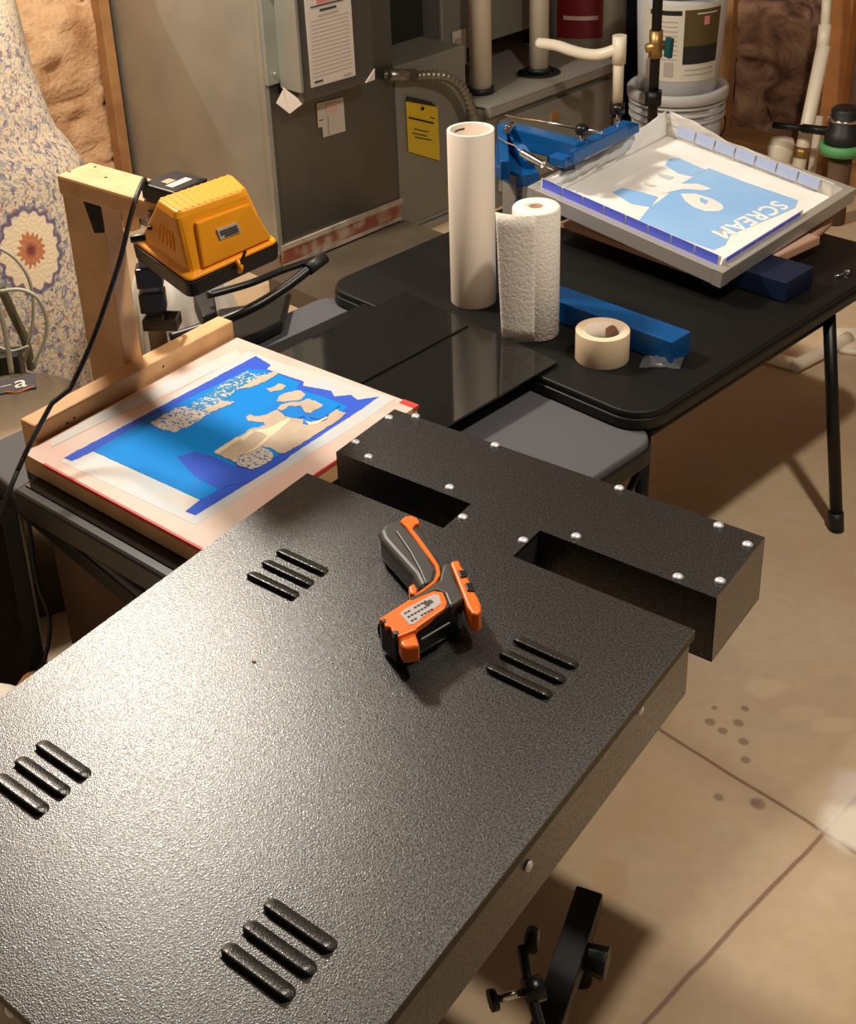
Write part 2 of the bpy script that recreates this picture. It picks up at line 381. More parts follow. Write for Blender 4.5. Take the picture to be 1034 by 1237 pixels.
def text_part(name, txt, size, mat, parent, o, xdir, ydir, ext=.0003, align='LEFT', label=None):
    cu = bpy.data.curves.new(name, 'FONT'); cu.body = txt; cu.size = size; cu.extrude = ext; cu.space_character = 1.12; cu.offset = size*.02 if txt == 'SCREAM' else 0; cu.align_x = align
    to = bpy.data.objects.new(name+'_c', cu); COL.objects.link(to)
    bpy.context.view_layer.update()
    me = bpy.data.meshes.new_from_object(to.evaluated_get(bpy.context.evaluated_depsgraph_get()))
    bpy.data.objects.remove(to)
    x = Vector(xdir); y = Vector(ydir); z = x.cross(y).normalized()
    mtx = Matrix((x, y, z)).transposed().to_4x4(); mtx.translation = Vector(o)
    me.transform(mtx); me.materials.clear(); me.materials.append(M[mat])
    ob = bpy.data.objects.new(name, me); COL.objects.link(ob)
    if parent: ob.parent = parent
    if label: ob['label'] = label
    return ob
def rrect(x0, y0, x1, y1, r, z, n=6):
    P = []
    for cx, cy, a0 in ((x1-r, y1-r, 0), (x0+r, y1-r, 90), (x0+r, y0+r, 180), (x1-r, y0+r, 270)):
        for k in range(n+1):
            a = math.radians(a0+90*k/n); P.append((cx+r*math.cos(a), cy+r*math.sin(a), z))
    return P
def smoothpath(pts, n=6):
    P = [Vector(p) for p in pts]; out = []
    for i in range(len(P)-1):
        a, b, c, d = P[max(i-1, 0)], P[i], P[i+1], P[min(i+2, len(P)-1)]
        for k in range(n):
            t = k/n; out.append(.5*((2*b)+(c-a)*t+(2*a-5*b+4*c-d)*t*t+(3*b-a-3*c+d)*t**3))
    return out+[P[-1]]

# ================================================================== the room
f = MB(); f.b2((-4, -2, -.05), (5, 7.5, 0)); tag(f.build('floor', 'floor'), kind='structure')
DC = Vector((-.03, 3.53, 0))                      # near corner of the duct
WL = DC-UA*.83                                    # back wall line passes here
def bumpy_wall(name, origin, d, length, height, nrm, mat, amp, z0=0, seed=0, cell=.025):
    nu, nv = int(length/cell), int(height/cell)
    def fn(a, b):
        p = origin+d*(a*length)+Vector((0, 0, z0+b*height))
        q = Vector((a*length*3.0, (z0+b*height)*5.0, seed))
        h = noise.fractal(q, 1.0, 2.0, 3)
        r = abs(noise.noise(Vector((a*length*4, b*height*9, seed+5))))
        pil = .5+.32*h-1.4*max(0, .10-r)*2.2
        return p+nrm*(amp*pil)
    b = MB(); b.grid(fn, nu, nv); return tag(b.build(name, mat, recalc=False), kind='structure')
# back wall: flat sheathing, with tan batts left of the duct
nb = UA                                            # faces the camera side (+u is toward the camera-right)
nback = UA
w = MB(); p = WL-VA*2.2; q = WL+VA*4
w.prism([p-nback*.12, q-nback*.12, q-nback*.08, p-nback*.08], (0, 0, 2.5)); tag(w.build('wall_back', 'wall_grey'), kind='structure')
bumpy_wall('wall_back_batt', WL-VA*2.2-nback*.06, VA, 2.16, 2.45, nback, 'insul_l', .11, seed=1.3)
# right wall
WR = Vector((1.60, 4.42, 0))                       # its corner stud stands here
nr = -VA
w = MB(); p = WR-UA*1.3; q = WR+UA*2.6
w.prism([p+VA*.10, q+VA*.10, q+VA*.14, p+VA*.14], (0, 0, 2.5)); tag(w.build('wall_right', 'dark'), kind='structure')
bumpy_wall('wall_right_batt', WR+UA*.05+VA*.06, UA, 1.7, 2.45, nr, 'insul_r', .12, seed=7.7)
# sill plate and studs
s = MB(); s.bar(WR-UA*.02-VA*.03+Vector((0, 0, .05)), WR+UA*1.8-VA*.03+Vector((0, 0, .05)), .14, .10); tag(s.build('trim_1', 'pine_dark', bevel=.004), kind='structure')
s = MB(); s.bar(WR-VA*.02+Vector((0, 0, .1)), WR-VA*.02+Vector((0, 0, 2.4)), .045, .12, UA); tag(s.build('trim_2', 'pine_dark', bevel=.003), kind='structure')
OS = atd(1010, 100, 4.02)
s = MB(); s.bar((OS.x, OS.y, .0), (OS.x+.02, OS.y, 2.4), .05, .07, UA); tag(s.build('trim_3', 'orange_wood', bevel=.003), kind='structure')
LS = WL-VA*.035+nback*.03
s = MB(); s.bar(LS, LS+Vector((0, 0, 2.4)), .055, .038, VA); tag(s.build('trim_4', 'pine_dark', bevel=.003), kind='structure')
# ceiling joists far above keep the light warm
c = MB(); c.b2((-4, -2, 2.5), (5, 7.5, 2.54)); tag(c.build('ceiling', 'ceiling'), kind='structure')

# ------------------------------------------------------------------ duct (return air plenum)
FD = Frame(0, 0, 0, 0); FD.base = DC; FD.a = HT; FD.u = UA; FD.v = VA
# local: x towards camera-right (+u), y along the front face; front face is the plane x = 0
duct = FD.thing('air_duct', 'tall galvanised sheet metal duct beside the tan insulation, cross-creased side facing the lamp', 'duct')
DW, DD = .50, .80
d = MB()
# body with cross-broken side (y=0 face, lightly pyramidal panels)
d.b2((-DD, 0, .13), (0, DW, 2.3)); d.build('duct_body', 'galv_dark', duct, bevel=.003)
d = MB()
zcx = atd(205, 35, 3.78).z
for z0, z1 in ((.13, 2*zcx-.13),):
    c4 = [(-DD, -.001, z0), (0, -.001, z0), (0, -.001, z1), (-DD, -.001, z1)]; m_ = (-DD/2, -.06, (z0+z1)/2)
    for i in range(4):
        vs = [d.bm.verts.new(Vector(k)) for k in (c4[i], c4[(i+1) % 4], m_)]; d._f(vs)
d.build('creased_side_panel', 'galv', duct, label='cross-creased side panel, its lamp-lit paleness put into the colour')
d = MB(); d.b2((-.012, -.012, .12), (.006, .004, 2.3)); d.build('seam_strip', 'galv', duct)
d = MB(); d.b2((-DD, .005, 0), (-.01, DW-.005, .13)); d.build('base_plinth', 'wall_grey', duct)
d = MB(); d.mi = 0; d.b2((.001, -.002, .085), (.008, DW, .128)); d.mi = 1; d.b2((.001, -.002, .129), (.0095, DW+.01, .145)); d.mi=1; d.b2((.001, 0, .072), (.009, DW, .084))
d.build('sealant_band', ['stain_red', 'white_tape'], duct, label='dirty red and white sealant band')
d = MB(); d.b2((.001, -.06, 0), (.42, DW+.02, .065)); d.build('base_pad', 'pad_brown', duct, bevel=.004)
# filter access box on the duct face
def on_front(px, py, x=.10):    # photo point on the plane local x = const
    o = Vector((0, 0, CAMZ)); r_ = ray(px, py); n = UA; k = ((DC+UA*x)-o).dot(n)/r_.dot(n)
    return FD.L(o+r_*k)
bx = .11
q1 = on_front(368, 124, bx); q2 = on_front(453, 99, bx); q3 = on_front(337, 0, bx)
by0, by1, bz0 = q1.y, q2.y, q1.z
d = MB(); d.b2((.001, by0, bz0), (bx, by1, bz0+.9)); ab = d.build('access_box', 'galv_dark', duct, bevel=.004)
d = MB()
d.b2((.003, by0-.055, bz0+.045), (.02, by0-.001, bz0+.85)); d.b2((.02, by0-.012, bz0+.03), (bx+.003, by0-.001, bz0+.85)); d.build('side_flange', 'galv', duct, bevel=.002)
for zz in (.075, .30, .52):
    d = MB(); d.cyl((.02, by0-.03, bz0+zz), (.027, by0-.03, bz0+zz), .006, n=10); d.build('rivet', 'chrome', duct)
# torn tape under the box corner
d = MB(); a_ = on_front(341, 105, .05); b_ = on_front(366, 124, .09); c_ = on_front(349, 137, .06)
d.prism([a_, b_, c_], (.004, 0, 0)); d.prism([a_+Vector((0, .0, -.01)), c_, c_+Vector((-.03, -.02, .03))], (.003, 0, 0)); d.build('torn_tape', 'sheet', duct)
d = MB(); d.prism([on_front(441, 100, bx), on_front(452, 96, bx), on_front(452, 83, bx)], (.003, 0, 0)); d.build('tape_corner', 'sheet', duct)
# papers stuck on
def paper(name, label, pts, x, mat, th=.002):
    P = [on_front(a, b, x) for a, b in pts]; ys = [k.y for k in P]; zs = [k.z for k in P]
    o = MB(); o.prism([FD.W(*k) for k in P], UA*th); ob = o.build(name, mat); tag(ob, label, 'paper'); return ob, P
ob, P = paper('service_form', 'long white printed service form with a pink heading on the duct access box', [(376, 106), (429, 91), (422, -20), (366, -16)], bx+.001, 'sheet')
def strip_on(ob, a, b, w, x, mat, name):
    A, B = on_front(*a, x), on_front(*b, x); o = MB(); o.prism([FD.W(*k) for k in (A, B, B+Vector((0, 0, w)), A+Vector((0, 0, w)))], UA*.0008); return o.build(name, mat, ob)
strip_on(ob, (382, 5), (404, -1), .05, bx+.003, 'sheet_pink', 'pink_heading')
strip_on(ob, (375, 10), (415, 0), .004, bx+.003, 'ink', 'heading_line'); strip_on(ob, (386, 14), (406, 9), .007, bx+.003, 'ink', 'heading_line'); strip_on(ob, (384, 20), (408, 13), .004, bx+.003, 'sheet_line', 'heading_line')
o = MB()
for k in range(15):
    t = k/15; A = on_front(375.5+3*t-.5, 27+72*t, bx+.003); B = on_front(420+5*t, 15+70*t, bx+.003); o.prism([FD.W(*k2) for k2 in (A, B, B+Vector((0, 0, .0016)), A+Vector((0, 0, .0016)))], UA*.0005)
o.build('ruled_lines', 'sheet_line', ob)
strip_on(ob, (380, 101), (390, 98), .006, bx+.003, 'ink', 'footer_print'); strip_on(ob, (415, 92), (424, 89), .006, bx+.003, 'sheet_line', 'footer_print')
ob, P = paper('torn_tag', 'small torn white paper tag stuck below the access box', [(390, 166), (417, 158), (414, 117), (382, 125), (384, 154), (389, 153)], .002, 'sheet')
strip_on(ob, (394, 138), (407, 134), .03, .005, 'sheet_pink', 'faded_print').data.materials[0] = M['tape_pink']
strip_on(ob, (386, 146), (391, 145), .002, .005, 'ink', 'print_line')
strip_on(ob, (397, 163), (398, 163), .06, .005, 'sheet_line', 'print_line')

# ------------------------------------------------------------------ furnace
furn = FD.thing('furnace', 'grey sheet metal furnace cabinet with a flat top and white pipes rising from it', 'furnace')
y0 = DW+.005
FXF = .0                       # left service panel plane
d = MB(); d.b2((-.55, y0, .0), (FXF, y0+.32, .58)); d.build('service_panel', 'furnace', furn, bevel=.004)
d = MB(); d.b2((FXF-.001, y0+.01, .0), (FXF+.012, y0+.32, .022)); d.b2((FXF-.001, y0+.02, .03), (FXF+.006, y0+.32, .036)); d.build('bottom_rail', 'furnace_light', furn, bevel=.002)
d = MB(); d.b2((-.55, y0, .58), (-.20, y0+.33, 1.5)); d.build('recess_shade', 'dark', furn)  # solid block, the shade of the open recess put into its near-black colour
# lower burner cabinet, front proud of the panel
def onx(px, py, x):
    o_ = Vector((0, 0, CAMZ)); r_ = ray(px, py); k = ((DC+UA*x)-o_).dot(UA)/r_.dot(UA); return FD.L(o_+r_*k)
cA = onx(592, 131, .075); cB = onx(745, 74, .075); FT = cA.z
cabY0, cabY1 = cA.y, cB.y
print('furnace top', FT, onx(745, 74, .075).z, cabY0, cabY1)
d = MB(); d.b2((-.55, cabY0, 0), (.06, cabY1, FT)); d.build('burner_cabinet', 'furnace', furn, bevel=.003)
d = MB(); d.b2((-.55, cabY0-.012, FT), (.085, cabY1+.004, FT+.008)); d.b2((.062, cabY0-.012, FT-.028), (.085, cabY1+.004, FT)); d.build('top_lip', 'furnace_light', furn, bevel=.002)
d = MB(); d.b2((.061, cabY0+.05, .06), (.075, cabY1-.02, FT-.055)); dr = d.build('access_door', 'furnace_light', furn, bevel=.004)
kk = onx(671, 141, .08); d = MB(); d.b2((.074, kk.y-.02, kk.z-.015), (.080, kk.y+.02, kk.z+.015)); d.build('door_slot', 'brown_lump', dr)
# upper coil case behind
uy0 = onx(533, 60, -.17).y
d = MB(); d.b2((-.60, uy0, .50), (-.17, cabY1-.14, 1.6)); d.build('coil_case', 'furnace', furn, bevel=.004)
d = MB(); d.b2((-.175, uy0-.003, .55), (-.165, uy0+.006, 1.6)); d.build('case_edge', 'furnace_light', furn)
lb = [onx(547, 82, -.165), onx(563, 77, -.165), onx(562, 34, -.165), onx(546, 39, -.165)]
d = MB(); d.prism(lb, (.003, 0, 0)); d.build('rating_sticker', 'sheet', furn)
d = MB(); d.prism([onx(549, 56, -.16), onx(557, 54, -.16), onx(557, 45, -.16), onx(549, 47, -.16)], (.001, 0, 0)); d.prism([onx(549, 78, -.16), onx(557, 75, -.16), onx(557, 70, -.16), onx(549, 73, -.16)], (.001, 0, 0)); d.build('sticker_print', 'sheet_line', furn)
# white exhaust/intake pipes
def vpipe(px, py, r, xl, label):
    b_ = onx(px, py, xl)
    t = FD.thing('vent_pipe', label, 'pipe', 'cream vent pipes on the furnace', (b_.x, b_.y, FT+.008))
    o = MB(); o.cyl((0, 0, .0), (0, 0, 1.6), r, n=28); o.build('pipe', 'pvc', t)
    o = MB(); o.lathe([(r+.001, .002), (r+.007, .002), (r+.007, .022), (r+.001, .022)], n=28, close=True); o.build('rubber_collar', 'rubber', t)
    return t
topx = lambda px, py: FD.L(at(px, py, FT+.008))
a_ = topx(581, 112); b_ = topx(651, 88)
print('pipes', a_, b_)
vpipe(581, 112, .0375, a_.x, 'cream vent pipe with black collar, left one standing on the furnace top')
vpipe(651, 88, .034, b_.x, 'cream vent pipe with black collar, right one standing on the furnace top')
o = MB(); o.lathe([(.045, 0), (.075, 0), (.075, .003), (.045, .003)], (b_.x, b_.y, FT+.0085), 24, close=True); o.build('gasket_plate', 'rubber', furn)
# yellow tag
ob, P = paper('yellow_tag', 'yellow printed warning tag hanging on the furnace side panel', [(493, 183), (531, 194), (528, 128), (490, 122)], .004, 'yellow_tag')
o = MB(); o.prism([FD.W(*onx(a, b, .008)) for a, b in ((490, 122), (528, 129), (520, 123), (492, 116))], UA*.001); o.build('black_header', 'label_black', ob)
o = MB()
for a, b, c_, e_ in ((494, 143, 524, 150), (500, 156, 518, 160), (498, 161, 516, 165), (501, 166, 522, 170), (520, 142, 525, 144)):
    A, B = onx(a, b, .008), onx(c_, e_, .008); hh = .006 if a == 494 else .003
    o.prism([FD.W(*k) for k in (A, B, B+Vector((0, 0, hh)), A+Vector((0, 0, hh)))], UA*.0006)
o.build('tag_print', 'label_black', ob)
o = MB(); A = FD.W(*onx(510, 131, .008)); o.cyl(A, A+UA*.004, .006, n=12); o.build('tag_hole', 'label_black', ob)
# flexible conduit
pp = smoothpath([onx(462, 90, .01), onx(480, 91, .03), onx(500, 92, .03), onx(520, 91, .05), onx(540, 93, .07), onx(556, 104, .08), onx(566, 122, .085), onx(574, 146, .09), onx(576, 175, .09)], 14)
rad = [.0155+.0022*math.cos(i*math.pi/2*1.0) for i in range(len(pp))]
o = MB(); o.tube([FD.W(*k) for k in pp], .015, 14, radii=rad); tag(o.build('flexible_conduit', 'conduit'), 'ribbed silver flexible conduit curving from the duct into the furnace', 'conduit')
o = MB(); A, B = onx(468, 91, .03), onx(500, 91, .03); o.cyl(FD.W(*A), FD.W(*B), .02, n=16); tag(o.build('conduit_connector', 'conduit'), 'silver sleeve on the duct end of the flexible conduit', 'pipe fitting')

# tank behind with a red label
tk = atd(707, 40, 4.75)
t = thing('water_tank', 'grey tank behind the furnace with a dark red label', 'tank', (tk.x, tk.y, 0))
o = MB(); o.lathe([(0, 0), (.15, 0), (.15, 1.4), (0, 1.4)], n=40); o.build('tank_body', 'tank', t)
zb = atd(700, 48, 4.6).z
def curved_patch(r, a0, a1, z0, z1, c=(0, 0, 0), n=12):
    c = Vector(c); o = MB(); o.grid(lambda i, j: c+Vector((r*math.cos(a0+(a1-a0)*i), r*math.sin(a0+(a1-a0)*i), z0+(z1-z0)*j)), n, 1); return o
aa = math.atan2(-tk.y, -tk.x)
curved_patch(.152, aa-.75, aa+.42, zb, zb+.35).build('red_label', 'label_red', t)
curved_patch(.1535, aa-.02, aa+.16, zb+.15, zb+.22).build('blue_emblem', 'blue_steel', t)
curved_patch(.1535, aa-.55, aa+.3, zb+.07, zb+.085).build('label_print', 'tape_pink', t)

# condensate pipe with elbow, tee and trap
cp = [atd(650, 52, 4.05), atd(672, 55, 4.0), atd(690, 61, 3.95), atd(706, 65, 3.9), atd(722, 66, 3.86), atd(738, 62, 3.84), atd(748, 57, 3.83)]
t = thing('condensate_pipe', 'cream drain pipe bending across the furnace corner and down its right side', 'pipe', (cp[-1].x, cp[-1].y, 0))
L_ = lambda w: Vector(w)-Vector((cp[-1].x, cp[-1].y, 0))
o = MB(); o.tube([L_(k) for k in smoothpath(cp, 5)], .018, 14); o.build('elbow_pipe', 'pvc', t)
zt = atd(748, 44, 3.83).z; zb = atd(745, 126, 3.83).z
o = MB(); o.cyl((0, 0, zb), (0, 0, zt), .0165, n=18); o.build('drop_pipe', 'pvc', t)
o = MB(); o.cyl((0, 0, zt-.085), (0, 0, zt+.003), .0215, n=18); o.build('tee_fitting', 'pvc', t)
o = MB(); o.cyl((0, 0, zb-.03), (0, 0, zb+.005), .024, n=16); o.cyl((0, 0, .0), (0, 0, zb-.03), .014, n=12); o.build('trap_coupling', 'rubber', t)
# black gas pipe with valve
gp = atd(790, 100, 3.62)
t = thing('gas_pipe', 'thin black iron pipe with a teal-handled valve in front of the buckets', 'pipe', (gp.x, gp.y, 0))
o = MB(); o.cyl((0, 0, 0), (0, 0, 2.2), .0145, n=14); o.build('iron_pipe', 'black_metal', t)
zc = atd(790, 118, 3.62).z
o = MB(); o.cyl((0, 0, zc-.022), (0, 0, zc+.022), .025, n=8); o.build('union', 'black_metal', t)
zc = atd(790, 55, 3.62).z
o = MB(); o.cyl((0, 0, zc-.035), (0, 0, zc+.045), .020, n=12); o.cyl((-.03, -.004, zc-.005), (.03, -.004, zc), .014, n=12); v = o.build('valve', 'brass', t)
o = MB(); o.bar((.028, -.03, zc-.03), (.03, -.035, zc+.028), .012, .024); o.build('valve_handle', 'teal', v)

# ------------------------------------------------------------------ buckets
bk = atd(817, 130, 3.98); bk.z = 0
zr = atd(817, 122, 3.84).z
def bucket(name_label, z, H, labelled):
    t = thing('bucket', name_label, 'bucket', (bk.x, bk.y, z), 0, 'grey pails stacked by the furnace')
    r0, r1 = (.121, .142) if labelled else (.128, .146)
    o = MB(); o.lathe([(0, 0), (r0, 0), (r0+.004, .004), (r1, H), (0, H)], n=56); o.build('pail', 'bucket', t)
    if labelled:
        rr = lambda z_: r0+.004+(r1-r0-.004)*z_/H+.0015
        def patch(a0, a1, z0, z1, m_, off, nm, par):
            o = MB(); o.grid(lambda i, j: Vector(((rr(z0+(z1-z0)*j)+off)*math.cos(a0+(a1-a0)*i), (rr(z0+(z1-z0)*j)+off)*math.sin(a0+(a1-a0)*i), z0+(z1-z0)*j)), 14, 3); return o.build(nm, m_, par)
        A = math.atan2(-bk.y, -bk.x)
        lb = patch(A-.95, A+1.02, .055, .30, 'bucket_label', 0, 'wrap_label', t)
        patch(A+.08, A+.98, .115, .285, 'label_dark', .0008, 'olive_panel', lb)
        patch(A+.08, A+.98, .112, .17, 'label_black', .0012, 'black_band', lb)
        patch(A-.72, A+.02, .268, .283, 'label_black', .0008, 'header_bar', lb)
        patch(A+.52, A+.66, .235, .262, 'sheet_pink', .0012, 'round_emblem', lb)
        patch(A+.35, A+.85, .270, .274, 'sheet', .0012, 'small_print', lb)
        for k in range(9): patch(A-.5, A-.06, .125+.015*k, .129+.015*k, 'sheet_line', .0008, 'text_line', lb)
        for k in range(2): patch(A+.14, A+.9, .075+.016*k, .079+.016*k, 'sheet_line', .0008, 'text_line', lb)
        patch(A-.35, A-.12, .07, .118, 'sheet_line', .0008, 'picture_block', lb)
        o = MB(); o.lathe([(r1-.002, H-.05), (r1+.006, H-.05), (r1+.007, H-.012), (r1-.002, H-.012)], n=56, close=True); o.build('rim_ring', 'bucket', t)
    else:
        o = MB()
        for zc_, w_ in ((H-.085, .006), (H-.060, .007), (H-.035, .008)): o.lathe([(r1-.004, zc_), (r1+w_, zc_), (r1+w_, zc_+.008), (r1-.004, zc_+.010)], n=56, close=True)
        o.build('rim_ring', 'bucket', t)
        o = MB(); o.lathe([(r1-.018, H-.012), (r1-.016, H+.010), (r1+.008, H+.016), (r1+.014, H+.008), (r1+.014, H-.018), (r1+.006, H-.022)], n=56); o.build('lid', 'bucket', t)
        hp = [(r1*1.07*math.cos(a), r1*1.07*math.sin(a), H-.10-.07*math.sin((a+math.pi*1.05)/1.0*.98)) for a in [(-math.pi*1.05)+i*math.pi/24 for i in range(25)]]
        o = MB(); o.tube(hp, .0025, 6); o.build('wire_handle', 'black_metal', t)
    return t
HB = .385
bucket('lower grey pail with ribbed rim and lid carrying the labelled pail', max(.0, zr-HB), HB, False)
bucket('upper grey pail with an olive brown and pale printed label', max(.0, zr-HB)+HB+.001, .37, True)
print('lower bucket z', zr-HB)
if zr-HB > .01:
    o = MB(); o.box((bk.x, bk.y, (zr-HB)/2-.001), (.34, .34, zr-HB-.004)); tag(o.build('wood_block', 'pine_dark'), 'wooden block under the stacked pails', 'block')

# ------------------------------------------------------------------ pipes by the right wall
P1, P2, P3 = atd(1000, -20, 3.95), atd(995, 55, 3.92), atd(962, 215, 3.85)
t = thing('slanted_drain_pipe', 'cream drain pipe slanting down past the brown insulation', 'pipe', (P3.x, P3.y, 0))
L_ = lambda w: Vector(w)-Vector((P3.x, P3.y, 0))
o = MB(); o.cyl(L_(P1), L_(P2), .0145, n=18); o.build('upper_pipe', 'pvc', t)
o = MB(); o.cyl(L_(P2)+(L_(P1)-L_(P2))*.34, L_(P2)-(L_(P2)-L_(P3))*.06, .0195, n=18); o.build('coupling', 'pvc', t)
P4 = P3+(P3-P2).normalized()*.24
o = MB(); o.cyl(L_(P2), L_(P4), .0215, n=18); o.build('lower_pipe', 'pvc', t)
pc = P2+(P3-P2)*.76; dd = (P3-P2).normalized()
o = MB(); o.cyl(L_(pc), L_(pc+dd*.035), .026, n=18); o.build('hose_clamp', 'brass', t)
A, B = atd(990, 140, 3.98), atd(978, 222, 3.92)
o = MB(); o.cyl(A, B+(B-A)*.6, .013, n=14); tag(o.build('thin_pipe', 'pvc'), 'thinner cream pipe just behind the slanted drain pipe', 'pipe')
A, B = atd(934, 151, 3.88), atd(1006, 159, 3.75)
o = MB(); o.cyl(A, A+(B-A)*.55, .011, n=12); o.cyl(A+(B-A)*.5, B, .015, n=12); tag(o.build('cross_pipe', 'black_metal'), 'dark horizontal pipe crossing the slanted cream pipe', 'pipe')
o = MB(); A = atd(930, 150, 3.88); o.bar((A.x, A.y, 0), (A.x, A.y, A.z+.03), .03, .03); tag(o.build('wooden_stake', 'orange_wood'), 'short wooden stake at the left end of the dark horizontal pipe', 'stake')
sc = atd(1018, 168, 3.68)
t = thing('sump_fitting', 'black rubber pipe fitting with a green ring at the right edge', 'pipe fitting', (sc.x, sc.y, 0))
zz = lambda y_: atd(1018, y_, 3.68).z
o = MB(); o.lathe([(.0, zz(182)), (.052, zz(182)), (.054, zz(158)), (.045, zz(156)), (.046, zz(145)), (.040, zz(143)), (.042, zz(133)), (.036, zz(130)), (.0, zz(130))], n=28); o.build('boot', 'rubber', t)
o = MB(); o.lathe([(.052, zz(184)), (.064, zz(184)), (.066, zz(172)), (.052, zz(172))], n=28, close=True); o.build('green_ring', 'green', t)
o = MB(); o.lathe([(.036, zz(145)), (.049, zz(145)), (.049, zz(142)), (.036, zz(142))], n=28, close=True); o.build('clamp_band', 'chrome', t)
o = MB(); o.cyl((0, 0, 0), (0, 0, zz(182)), .034, n=20); o.build('riser', 'cardboard', t)
A = atd(945, 168, 4.0)
t = MB(); t.lathe([(0, 0), (.045, 0), (.045, A.z-.02), (.035, A.z), (0, A.z)], (A.x, A.y, 0), 20); tag(t.build('white_pipe_stub', 'pvc'), 'short thick cream pipe stub behind the slanted pipe', 'pipe')
# floor drain line
A, B, C_ = at(915, 428, .02), at(963, 441, .02), at(1025, 408, .02)
o = MB(); o.tube(smoothpath([A, B-(B-A)*.12, B+(C_-B)*.05, C_], 5), .017, 12); tag(o.build('floor_drain_pipe', 'pvc'), 'cream bent pipe lying on the floor behind the table leg', 'pipe')
A = at(1028, 415, .0); o = MB(); o.lathe([(0, .001), (.07, .001), (.07, .012), (.06, .016), (0, .016)], (A.x, A.y, 0), 28); tag(o.build('floor_drain_cover', 'pvc'), 'flat cream drain cover on the floor at the right edge', 'drain cover')

# ------------------------------------------------------------------ black folding table
FT_ = Frame(792, 498, .505, -52.02)
TB = FT_.thing('folding_table', 'black folding table carrying the blue press and the white rolls', 'table')
X0, X1, Y0, Y1 = -.815, .0, -.035, .86
o = MB(); o.prism(rrect(X0, Y0, X1, Y1, .06, .487, 8), (0, 0, .018)); o.build('table_top', 'table_black', TB, bevel=.004)
o = MB(); R1 = rrect(X0-.004, Y0-.004, X1+.004, Y1+.004, .064, .474, 8); R2 = rrect(X0-.004, Y0-.004, X1+.004, Y1+.004, .064, .492, 8); R3 = rrect(X0+.012, Y0+.012, X1-.012, Y1-.012, .05, .492, 8); R4 = rrect(X0+.012, Y0+.012, X1-.012, Y1-.012, .05, .474, 8)
o.loft([R1, R2, R3, R4, R1], cap=False); o.build('rim', 'table_rim', TB, bevel=.003)
lf = FT_.p(1010, 640, 0)
for (x, y), (fx, fy) in (((-.035, .02), (-.02, .0)), ((-.02, .60), (lf.x, lf.y)), ((X0+.05, .02), (X0+.03, .0)), ((X0+.05, .60), (X0+.02, .6))):
    o = MB(); o.cyl((x, y, .465), (fx, fy, .012), .0125, n=16); lg = o.build('leg', 'table_rim', TB)
    o = MB(); o.cyl((fx, fy, .0), (fx+(x-fx)*.08, fy+(y-fy)*.08, .04), .0155, n=16); o.build('foot_cap', 'rubber', lg)
for x in (-.03, X0+.05):
    o = MB(); o.cyl((x, .02, .44), (x, .62, .44), .009, n=10); o.build('cross_rail', 'table_rim', TB)

# ------------------------------------------------------------------ rolls
def on_table(px, py): return at(px, py, .505)
# tall paper roll
c = on_table(572, 362); cl = FT_.L(c)
t = thing('transfer_paper_roll', 'tall cream paper roll standing on end on the black table', 'paper roll', (c.x, c.y, .505))
HR, rr = .365, .0455
o = MB(); o.lathe([(rr-.0065, 0), (rr, 0), (rr, HR), (rr-.0065, HR)], n=56, close=True); o.build('paper', 'paper', t, bevel=.0008)
o = MB(); o.lathe([(rr-.0095, .001), (rr-.0067, .001), (rr-.0067, HR-.003), (rr-.0095, HR-.003)], n=48, close=True); o.build('core', 'core_light', t)
o = MB(); a = math.radians(100); o.grid(lambda i, j: Vector(((rr-.0105)*math.cos(a+i*.7), (rr-.0105)*math.sin(a+i*.7), HR-.012-.0*i+j*.004)), 8, 1); o.build('core_print', 'ink', t)
# paper towel
c = on_table(647, 401)
t = thing('paper_towel_roll', 'white paper towel roll with its end sheet hanging loose to the left', 'paper towel', (c.x, c.y, .505))
HR, rr, rc = .262, .044, .0135
o = MB(); o.lathe([(rc, 0), (rr-.002, 0), (rr, .003), (rr, HR-.004), (rr-.003, HR), (rc, HR)], n=56, close=True); o.build('roll', 'towel', t)
o = MB(); o.lathe([(rc-.0005, .001), (rc-.0005, HR-.001), (rc-.002, HR-.001), (rc-.002, .001)], n=32, close=True); o.build('cardboard_tube', 'core', t)
o = MB(); o.cyl((0, 0, .002), (0, 0, HR-.02), rc-.0025, n=24); o.build('tube_shadow_plug', 'core', t) if False else o.bm.free()
def sheetf(i, j):
    # leaves the roll tangentially on the camera side and swings out to the left
    a0 = math.radians(-105); p0 = Vector((rr*math.cos(a0), rr*math.sin(a0), 0))*1.008
    d = Vector((-1, -.02, 0)); s_ = i*(.068-.010*(1-j)); q = p0+d*s_+Vector((0, .022*(i**2), 0))
    return (q.x, q.y, .003+(HR-.004)*j+.004*i*i*j)
o = MB(); o.grid(sheetf, 12, 10); o.build('loose_sheet', 'towel', t, solid=.0012)
# masking tape
c = on_table(727, 432)
t = thing('masking_tape_roll', 'wide cream masking tape roll lying flat on the black table corner', 'tape roll', (c.x, c.y, .505))
ro, ri, hh = .0485, .036, .059
o = MB(); o.lathe([(ri, 0), (ro, 0), (ro, hh), (ri, hh)], n=64, close=True); o.build('tape', 'masking', t, bevel=.0012)
o = MB(); o.lathe([(ri-.0003, .001), (ri-.0003, hh-.001), (ri-.003, hh-.001), (ri-.003, .001)], n=48, close=True); co = o.build('core', 'paper', t)
o = MB(); o.grid(lambda i, j: Vector(((ri-.0032)*math.cos(.15+i*1.0), (ri-.0032)*math.sin(.15+i*1.0), .012+j*(.030+.012*math.sin(i*3)))), 14, 1); o.build('core_print', 'core', co)
